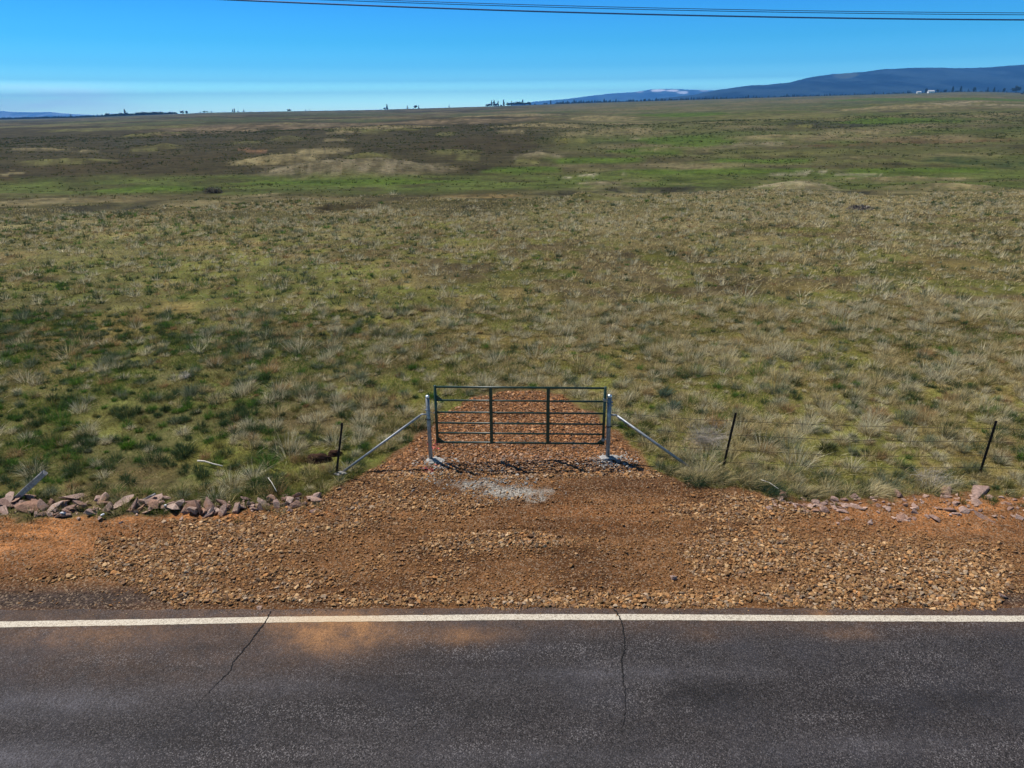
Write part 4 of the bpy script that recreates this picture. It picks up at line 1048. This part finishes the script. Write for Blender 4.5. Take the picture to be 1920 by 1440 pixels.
# ------------------------------------------------------------------ T posts and wire fence
def t_post(base, top, parent=None, lab=None):
    base = Vector(base); top = Vector(top); off_ = base.copy()
    L_ = (top - base).length; d = (top - base).normalized()
    m = d.to_track_quat('Z', 'Y').to_matrix()
    bm = bmesh.new()
    box(bm, m @ Vector((0, -.012, L_ / 2 - .1)), (.040, .007, L_ + .2), m)
    box(bm, m @ Vector((0, .008, L_ / 2 - .1)), (.007, .034, L_ + .2), m)
    k = .1
    while k < L_ - .03:
        box(bm, m @ Vector((0, -.0185, k)), (.012, .006, .022), m); k += .055
    bmesh.ops.translate(bm, verts=bm.verts, vec=off_)
    return bm
def upright(u0, v0, u1, v1):
    """foot on the ground at (u0, v0); the head seen at (u1, v1), leaning sideways only"""
    b = gp(u0, v0); t = on_plane_y(u1, v1, b.y); return b, Vector(t)
b, t = upright(631, 889, 642, 793)
root = empty('fence_post', b); tag(root, 'dark steel T post leaning right at the foot of the left gate brace', 'fence post')
bm = t_post((0, 0, 0), t - b); obj_bm('post_stem', bm, M_POSTD, root)
b1, t1 = upright(1355, 881, 1380, 774); b2, t2 = upright(1836, 890, 1868, 789)
fence = empty('wire_fence', b1); tag(fence, 'four strand wire fence on two leaning dark T posts right of the gate', 'fence')
for (bb, tt_, lb) in ((b1, t1, 'dark T post nearer the gate'), (b2, t2, 'dark T post near the right frame edge')):
    bm = t_post(bb - b1, tt_ - b1); o = obj_bm('t_post', bm, M_POSTD, fence); tag(o, label=lb)
b3 = b2 + (b2 - b1) ; t3 = b3 + (t2 - b2)
bm = t_post(b3 - b1, t3 - b1); tag(obj_bm('t_post', bm, M_POSTD, fence), label='dark T post beyond the right frame edge')
for f in (.86, .62, .36, .14):
    a = b1.lerp(t1, f); c = b2.lerp(t2, f); e = b3.lerp(t3, f); bm = bmesh.new(); pr = Vector((PR[0], PR[1], .1 + 1.15 * f))
    pts = []
    for s0, s1 in ((pr, a), (a, c), (c, e)):
        for i in range(12):
            w_ = i / 12; p = s0.lerp(s1, w_); p.z -= .05 * math.sin(math.pi * w_) * (1 + .4 * math.sin(f * 20)); pts.append(p - b1)
    pts.append(e - b1); tube(bm, pts, .0042, 4)
    for i in range(0, len(pts) - 1):
        for w_ in (.25, .75):
            p = pts[i].lerp(pts[i + 1], w_); tube(bm, [p + Vector((-.006, .012, -.012)), p + Vector((.006, -.012, .012))], .0016, 3)
    obj_bm('wire_strand', bm, M_WIRE, fence)

# tilted board, slat, stick, litter
def plank(name, lab, cat_, u0, v0, u1, v1, wd, th, mat, ydrop=.0, z0=0.):
    b = gp(u0, v0, z0); t = Vector(on_plane_y(u1, v1, b.y + ydrop)); t -= b
    m = t.normalized().to_track_quat('Z', 'Y').to_matrix(); bm = bmesh.new()
    n = 7
    for i in range(n):
        pass
    box(bm, m @ Vector((0, 0, t.length / 2 - .05)), (wd, th, t.length + .1), m)
    bmesh.ops.subdivide_edges(bm, edges=list(bm.edges), cuts=6, use_grid_fill=True)
    r_ = random.Random(int(u0))
    for v_ in bm.verts: v_.co += Vector((r_.gauss(0, .0025), r_.gauss(0, .0025), r_.gauss(0, .004)))
    o = obj_bm(name, bm, mat); o.location = b; tag(o, lab, cat_); return o
plank('tilted_board', 'grey weathered board sticking up out of the left rock row', 'board', 24, 941, 84, 886, .10, .10, M_BOARD, .10)
plank('grey_slat', 'short bluish grey slat wedged upright between the left rocks', 'slat', 274, 944, 291, 926, .045, .02, M_BOARD, .05, .1)
def stick(lab, pts, r, mat=M_STICK, z=.05, name='stick'):
    P = [gp(u, v, z + .015 * (i % 2)) for i, (u, v) in enumerate(pts)]
    bm = bmesh.new(); tube(bm, [p - P[0] for p in P], [r * (1 - .12 * i) for i in range(len(P))], 6)
    o = obj_bm(name, bm, mat, smooth_=True); o.location = P[0]; tag(o, lab, 'stick')
stick('bleached white stick lying in the grass left of the steel post', [(372, 871), (385, 873), (402, 877), (419, 882)], .020, z=.09)
stick('thin dry stalk standing over the right end of the left rocks', [(505, 912), (512, 922), (521, 938)], .008, z=.2)
stick('slim pale stalk beside the drooping grass and dark sided rock', [(1425, 912), (1440, 918), (1458, 930)], .008, z=.15)
def litter(u, v, s, lab):
    p = gp(u, v, .09); bm = bmesh.new(); bmesh.ops.create_icosphere(bm, subdivisions=2, radius=1); r_ = random.Random(int(u))
    for v_ in bm.verts: v_.co = Vector((v_.co.x * s * 1.7, v_.co.y * s * .8, v_.co.z * s * .6)) * r_.uniform(.75, 1.2)
    o = obj_bm('litter_scrap', bm, M_LITTER); o.location = p; o.rotation_euler = (0, .4, r_.uniform(0, 3)); tag(o, lab, 'litter')
litter(122, 973, .032, 'crumpled white scrap below the flat slabs of the left rock row')
litter(195, 976, .028, 'small white scrap in front of the left rocks, left of the grey slat')
litter(312, 956, .030, 'bright white scrap wedged beside the upright mauve rock')

# ------------------------------------------------------------------ overhead wires
WY = 27.0
def overhead(pts, r, lab):
    P = np.array([on_plane_y(u, v, WY) for u, v in pts]); co = np.polyfit(P[:, 0], P[:, 2], 2)
    xs = np.linspace(-22, 34, 90)
    bm = bmesh.new(); tube(bm, [Vector((x_, WY, float(np.polyval(co, x_)))) for x_ in xs], r, 6)
    o = obj_bm('overhead_wire', bm, M_CABLE, smooth_=True); tag(o, lab, 'overhead wire', 'overhead wires crossing the sky')
overhead([(442, 0), (608, 7), (800, 15), (1100, 24.5), (1500, 32), (1920, 37.5)], .026, 'thickest and lowest of the three overhead wires')
overhead([(625, 0), (800, 7), (1100, 15.6), (1500, 22.9), (1620, 25), (1920, 28)], .012, 'middle thin wire just above the thick overhead wire')
overhead([(700, -.5), (800, 3), (1100, 12.3), (1500, 19.4), (1620, 21.8), (1920, 24.2)], .012, 'topmost thin overhead wire')

# ------------------------------------------------------------------ far trees
def leaf_tree(kind, seed):
    """unit tall tree (height 1): returns V, T, C"""
    r_ = np.random.default_rng(seed); V = []; C = []
    n = 420 if kind != 'bush' else 260
    if kind == 'conifer':
        h = r_.uniform(.08, 1, n) ** .8; rad = (.24 * (1.04 - h)) * r_.uniform(.3, 1.1, n) * (1 + .3 * np.sin(h * 34)); a = r_.uniform(0, 6.28, n)
        c = np.stack([np.cos(a) * rad, np.sin(a) * rad, h], 1); s_ = .045
    else:
        nb = 9; bc = r_.normal(0, 1, (nb, 3)); bc /= np.linalg.norm(bc, axis=1)[:, None]; bc *= np.array([.30, .30, .22]) * r_.uniform(.4, 1, nb)[:, None]
        bc[:, 2] += .50 if kind == 'round' else .36
        k = r_.integers(0, nb, n); d = r_.normal(0, 1, (n, 3)); d /= np.linalg.norm(d, axis=1)[:, None]
        c = bc[k] + d * r_.uniform(.06, .19, n)[:, None]; c[:, 2] = np.clip(c[:, 2], .03, 1); s_ = .06
    tri = c[:, None, :] + r_.normal(0, s_, (n, 3, 3))
    col = np.array([.030, .045, .022]) * r_.uniform(.6, 1.5, n)[:, None]
    V = tri.reshape(-1, 3); T = np.arange(n * 3).reshape(-1, 3); C = np.repeat(col, 3, 0)
    # trunk
    a = np.arange(6) * np.pi / 3; rb = .022
    tv = np.concatenate([np.stack([np.cos(a) * rb, np.sin(a) * rb, a * 0 - .05], 1), np.stack([np.cos(a) * rb * .5, np.sin(a) * rb * .5, a * 0 + .6], 1)])
    o = len(V); f = []
    for i in range(6): j = (i + 1) % 6; f += [(o + i, o + j, o + 6 + j), (o + i, o + 6 + j, o + 6 + i)]
    V = np.concatenate([V, tv]); T = np.concatenate([T, np.array(f)]); C = np.concatenate([C, np.tile([.05, .035, .025], (12, 1))])
    return V, T, C
M_LEAF = mat_vc('dark_foliage', .9, .15, .1)
TL = {k: [mesh_np('tree_source', *leaf_tree(k, s)[:2], M_LEAF, leaf_tree(k, s)[2]) for s in (1, 2, 3)] for k in ('conifer', 'round', 'bush')}
TMESH = {k: [o.data for o in v] for k, v in TL.items()}
for v_ in TL.values():
    for o in v_: bpy.data.objects.remove(o)
def far_tree(u, hpx, kind, lab, group, Y=2330., wfac=1.0, vbase=None, seed=[0]):
    seed[0] += 1
    r_ = random.Random(seed[0])
    d = ray(u, 200); t = d[0] / d[1]; x = t * Y
    z = gz(x, Y); H = hpx / FPX * Y * math.cos(PITCH)
    if vbase is not None:
        pass
    me = TMESH[kind][seed[0] % 3]
    o = bpy.data.objects.new({'conifer': 'conifer_tree', 'round': 'broadleaf_tree', 'bush': 'skyline_shrub'}[kind], me); COL.objects.link(o)
    o.location = (x, Y, z - H * .04); o.scale = (H * wfac, H * wfac, H * 1.08); o.rotation_euler = (0, 0, r_.uniform(0, 6.28))
    tag(o, lab, {'conifer': 'tree', 'round': 'tree', 'bush': 'shrub'}[kind], group)
G1 = 'trees strung along the left skyline'; G2 = 'trees of the dense grove on the left skyline'; G3 = 'trees in the middle skyline row'; G4 = 'trees on the right skyline before the blue ridge'
for u, h, k in [(59, 3, 'bush'), (70, 3.5, 'bush'), (77, 4, 'round'), (108, 2.5, 'bush'), (173, 3.5, 'bush'), (187, 3.5, 'bush')]:
    far_tree(u, h, k, 'tiny dark shrub on the far left skyline before the pale mountains', G1)
far_tree(129, 6.5, 'conifer', 'lone small dark conifer on the far left skyline', G1)
far_tree(232, 11.5, 'conifer', 'tallest conifer of the left skyline, rising over the grove', G1)
r_ = random.Random(2)
for u in list(range(196, 306, 5)):
    far_tree(u + r_.uniform(-1.5, 1.5), r_.uniform(4.5, 7.5), 'round', 'round dark tree in the dense grove on the left skyline', G2, Y=2300 + r_.uniform(-60, 60), wfac=1.5)
for u in list(range(115, 196, 7)):
    far_tree(u + r_.uniform(-2, 2), r_.uniform(2, 3.2), 'bush', 'low dark shrub on the skyline left of the dense grove', G2, wfac=2.2)
for u, h, k in [(316, 5, 'round'), (324, 4, 'round'), (370, 2.6, 'bush'), (374, 3, 'round'), (395, 3.6, 'round'), (418, 3, 'bush'), (445, 3.6, 'round'), (470, 3, 'bush'), (510, 2.5, 'bush'), (572, 3.6, 'conifer'), (580, 4, 'conifer'), (610, 2.2, 'bush'), (655, 2, 'bush'), (690, 1.8, 'bush')]:
    far_tree(u, h, k, 'tiny separate tree on the left skyline right of the grove', G1)
for u, h, k, lb in [(340, 7, 'round', 'left one of two hazy broad trees right of the grove'), (348, 6, 'round', 'right one of two hazy broad trees right of the grove'), (381, 5, 'round', 'dark rounded tree, biggest of the little row after the hazy pair'), (387, 4, 'round', 'tree touching the right side of the dark rounded tree'),
       (435, 5.6, 'conifer', 'shorter of the close conifer pair on the left skyline'), (438.5, 7, 'conifer', 'taller of the close conifer pair on the left skyline'), (456, 5, 'conifer', 'small pointed tree right of the close conifer pair'), (539.5, 5, 'round', 'left half of the double crowned tree alone on the skyline'), (543, 5, 'round', 'right half of the double crowned tree alone on the skyline'),
       (721, 4.5, 'round', 'short tree leaning against the lone tall conifer left of centre'), (725.5, 9, 'conifer', 'lone tall conifer on the skyline left of centre'), (764, 6, 'conifer', 'pointed tree between the lone tall conifer and the round dark tree'), (778.5, 7.5, 'round', 'round dark tree on the skyline left of centre'), (785, 5.2, 'conifer', 'small tree directly right of the round dark centre tree'), (842, 4.5, 'conifer', 'thin tree standing alone just left of the middle row')]:
    far_tree(u, h, k, lb, G1, wfac=1.35 if k == 'round' else 1.1)
for u, h, k in [(913, 5, 'round'), (917, 6, 'round'), (922, 10, 'conifer'), (926.5, 11, 'conifer'), (930, 6, 'round'), (934, 9, 'conifer'), (939, 4, 'bush'), (944.5, 10.5, 'conifer'), (952, 7, 'round'), (955, 6.5, 'round'), (959, 8, 'conifer'), (963.5, 7, 'round'), (968, 8, 'round'), (972, 8, 'round'), (976, 7.5, 'round'), (980, 10, 'conifer'), (984, 6, 'round'), (990, 7.5, 'round'), (994, 5, 'bush'), (1003, 3.6, 'bush'), (1021, 3.6, 'round'), (1025, 3.4, 'round'), (1032.5, 7, 'conifer'), (1043, 2.6, 'bush'), (1056, 2.5, 'bush'), (1064, 2.4, 'bush'), (1076, 7, 'conifer')]:
    z_ = 'at the left start' if u < 942 else 'in the dense middle' if u < 986 else 'at the thin right end'
    far_tree(u, h, k, {'conifer': 'slender dark conifer', 'round': 'rounded dark tree', 'bush': 'low shrub'}[k] + f' {z_} of the central skyline tree row', G3, wfac=1.45 if k != 'conifer' else 1.0)
for u, h, k in [(1195, 3, 'bush'), (1207, 5, 'round'), (1320, 4, 'round'), (1401, 6, 'conifer'), (1635, 5, 'conifer'), (1676, 3, 'bush'), (1809, 5, 'conifer'), (1790, 4, 'bush')]:
    far_tree(u, h, k, 'small separate tree on the right skyline below the blue ridge', G4)
for u, h, k, wf, lb in [(1732, 9.5, 'round', 1.0, 'dark tree standing between the two white buildings'), (1753, 7, 'round', 1.2, 'dark tree touching the right side of the wider white building'), (1766, 6, 'round', 1.6, 'low wide tree right of the white buildings'), (1780, 9.5, 'conifer', 1.25, 'first of two dark pointed trees right of the white buildings'), (1795, 9.5, 'conifer', 1.2, 'second of two dark pointed trees right of the white buildings'),
       (1820, 10, 'round', .9, 'tall rounded tree between the pointed trees and the big right tree'), (1845, 8, 'conifer', 1, 'small pointed tree left of the dark triangular tree'), (1857, 8, 'conifer', 1.3, 'dark triangular tree on the right skyline'), (1876, 9, 'round', .9, 'thin rounded tree left of the biggest right tree'), (1898, 14, 'round', 1.4, 'biggest dark tree at the far right of the skyline'), (1916, 10, 'conifer', 1, 'last tree at the right frame edge on the skyline')]:
    far_tree(u, h, k, lb, G4, wfac=wf)
for u in (1911, 1917):
    far_tree(u, 4, 'bush', 'dark shrub below the biggest right tree at the frame edge', 'shrubs on the near slope at the right edge', Y=1900., wfac=1.6)

# far-off wood at the foot of the ridge
def wood(name, lab, u0, u1, n, Y0, Y1, h0, h1):
    r_ = np.random.default_rng(8); Vs = []
    u = r_.uniform(u0, u1, n); Y = r_.uniform(Y0, Y1, n)
    dd = np.array([ray(a, 200) for a in (u0, u1)]); t = np.interp(u, [u0, u1], dd[:, 0] / dd[:, 1]); x = t * Y
    zz = height(x, Y); h = r_.uniform(h0, h1, n); 
    k = 6; a = np.arange(k) / k * 2 * np.pi
    ring = np.stack([np.cos(a) * .32, np.sin(a) * .32, np.full(k, .12)], 1); ring2 = np.stack([np.cos(a + .5) * .24, np.sin(a + .5) * .24, np.full(k, .5)], 1)
    base = np.concatenate([ring, ring2, [[0, 0, 1.0]]])
    T = []
    for i in range(k): j = (i + 1) % k; T += [(i, j, k + j), (i, k + j, k + i), (k + i, k + j, 2 * k)]
    V = base[None] * h[:, None, None] * r_.uniform(.7, 1.3, (n, 2 * k + 1, 1)) + np.stack([x, Y, zz], 1)[:, None, :]
    TT = np.array(T)[None] + (np.arange(n) * (2 * k + 1))[:, None, None]
    C = np.repeat(np.array([[.022, .034, .020]]) * r_.uniform(.6, 1.4, n)[:, None], 2 * k + 1, 0)
    tag(mesh_np(name, V.reshape(-1, 3), TT.reshape(-1, 3), M_LEAF, C), lab, 'wood', kind='stuff')
wood('far_wood', 'dark band of distant woodland at the foot of the blue ridge', 1040, 2050, 9000, 2900, 5600, 4, 15)
wood('skyline_scrub', 'low dark scrub along the left end of the skyline', -60, 330, 1500, 2450, 3300, 3, 8)

# buildings
def house(u, wpx, hpx, lab, roofh=.35):
    Y = 2300.; d = ray(u, 175); x = d[0] / d[1] * Y; W = wpx / FPX * Y * .95; H = hpx / FPX * Y * .95
    root = empty('farm_building', (x, Y, gz(x, Y))); tag(root, lab, 'building', 'white farm buildings on the right skyline')
    D = W * .6; wall = H * .62; bm = bmesh.new(); box(bm, (0, 0, wall / 2 - .5), (W, D, wall + 1)); obj_bm('wall', bm, M_WHITE, root)
    bm = bmesh.new(); ov = .4
    a = [(-W / 2 - ov, -D / 2 - ov, wall), (W / 2 + ov, -D / 2 - ov, wall), (W / 2 + ov, D / 2 + ov, wall), (-W / 2 - ov, D / 2 + ov, wall), (-W / 2 - ov, 0, H), (W / 2 + ov, 0, H)]
    vs = [bm.verts.new(p) for p in a]
    for f in ((0, 1, 5, 4), (2, 3, 4, 5), (0, 4, 3), (1, 2, 5), (0, 3, 2, 1)): bm.faces.new([vs[i] for i in f])
    obj_bm('roof', bm, M_ROOFG, root)
    for k in (-.3, .3):
        bm = bmesh.new(); box(bm, (k * W, -D / 2 - .04, wall * .5), (W * .12, .1, wall * .35)); obj_bm('window', bm, M_WINDOW, root)
    bm = bmesh.new(); box(bm, (0, -D / 2 - .04, wall * .36), (W * .1, .1, wall * .70)); obj_bm('door', bm, M_WINDOW, root)
house(1722.5, 7, 3.8, 'smaller white building left of the dark tree on the right skyline')
house(1745, 10.5, 4.8, 'wider white building right of the dark tree on the right skyline')

# ------------------------------------------------------------------ hills
def hill(name, lab, pts, Yc, depth, foot, tint, snow=None, amp=.12, seed=0, nc=260, nr=60):
    tp = []; sp_ = []
    for u, v in pts:
        d = ray(u, v); tp.append(d[0] / d[1]); sp_.append(d[2] / d[1])
    tt = np.linspace(tp[0], tp[-1], nc); cr = 7.1 + np.interp(tt, tp, sp_) * Yc
    rr_ = np.linspace(-1, 1, nr)
    X, Rr = np.meshgrid(tt, rr_); Cr = np.meshgrid(cr, rr_)[0]
    Y = Yc + Rr * depth; Xw = X * Y
    prof = np.cos(Rr * np.pi / 2) ** 1.2
    n_ = fbm(Xw / (depth * .35), Y / (depth * .5), seed, 5, .55) - .5
    ridge = np.abs(fbm(Xw / (depth * .22), Y / (depth * .8), seed + 5, 4) - .5)
    hgt = (Cr - foot)
    Z = foot + hgt * (prof * (1 + n_ * amp * (1 - prof) * 6) - ridge * amp * 3 * prof * (1 - prof)) + (fbm(Xw / 60, Y / 60, seed + 9, 3) - .5) * 14 * (prof > .05)
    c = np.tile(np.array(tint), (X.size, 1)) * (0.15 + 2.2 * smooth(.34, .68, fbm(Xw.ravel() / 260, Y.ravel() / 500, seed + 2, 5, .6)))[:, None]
    if snow:
        for (u, v, ru, rv, st_) in snow:
            d = ray(u, v); tx = d[0] / d[1]; dz = 7.1 + d[2] / d[1] * Yc; rx = ru / FPX * .93; rz = rv / FPX * Yc
            q = np.exp(-(((X - tx) / rx) ** 2 + ((Z - dz) / rz) ** 2)).ravel() * (.4 + 1.2 * fbm(Xw.ravel() / 260, Z.ravel() / 60, 99, 4))
            wgt = smooth(.35, .6, q)[:, None]; c = c * (1 - wgt) + np.array(st_) * wgt
    idx = np.arange(X.size).reshape(X.shape)
    qd = np.stack([idx[:-1, :-1], idx[:-1, 1:], idx[1:, 1:], idx[1:, :-1]], -1).reshape(-1, 4)
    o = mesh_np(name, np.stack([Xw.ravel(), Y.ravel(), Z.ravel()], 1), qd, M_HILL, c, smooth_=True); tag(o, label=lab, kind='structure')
M_HILL = mat_vc('forested_slope', 1.0, 0, .05, .012)
hill('forested_ridge', 'long dark blue forested ridge on the right', [(1230, 186), (1300, 179), (1345, 170), (1400, 162), (1440, 160), (1480, 156), (1520, 146), (1560, 141), (1620, 137), (1650, 133), (1700, 130.5), (1760, 129.5), (1800, 130), (1850, 128.5), (1880, 126), (1920, 123), (2000, 122), (2200, 128), (2500, 140)], 8500, 3200, 20, (.008, .014, .016), [(1585, 148, 30, 7, (.05, .06, .035))], amp=.22, seed=301, nc=520, nr=110)
hill('snowy_mountain', 'distant blue mountain with snow patches', [(900, 206), (1000, 191), (1060, 186), (1100, 181), (1150, 175), (1190, 173), (1220, 168), (1250, 167), (1300, 168.5), (1340, 170), (1400, 171), (1600, 172), (1900, 175)], 19000, 4500, 20, (.020, .034, .034),
     [(1232, 172, 18, 3.5, (1.0, 1.0, 1.0)), (1262, 172, 14, 2.5, (1.0, 1.0, 1.0)), (1280, 176, 12, 3, (.7, .75, .8)), (1200, 174, 8, 1.5, (.6, .6, .65)), (1320, 172, 12, 1.2, (.9, .9, .95)), (1345, 172, 10, 1.2, (.8, .8, .85))], amp=.10, seed=401, nc=420)
hill('far_mountains', 'faint pale blue mountains at the far left', [(-400, 205), (-60, 207), (0, 208.5), (30, 210), (60, 211), (90, 210), (120, 213), (180, 216), (300, 222)], 24000, 3500, -420, (.22, .26, .28), amp=.08, seed=501, nc=200)  # pale tint puts part of the distance haze into the slope colour

# ------------------------------------------------------------------ haze
def haze():
    bm = bmesh.new(); box(bm, (0, 13000, 40), (66000, 30000, 1200))
    k = NT('thin_blue_air'); k.t.nodes.remove(k.o); k.o = k.n('ShaderNodeOutputMaterial')
    pv = k.n('ShaderNodeVolumePrincipled'); pv.inputs['Density'].default_value = 8.4e-5; pv.inputs['Color'].default_value = (.12, .42, 1.0, 1); pv.inputs['Anisotropy'].default_value = 0.0
    k.l(pv.outputs[0], k.o.inputs['Volume'])
    o = obj_bm('haze', bm, k.m); tag(o, 'thin blue air fading the far hills', 'haze', kind='stuff')
haze()
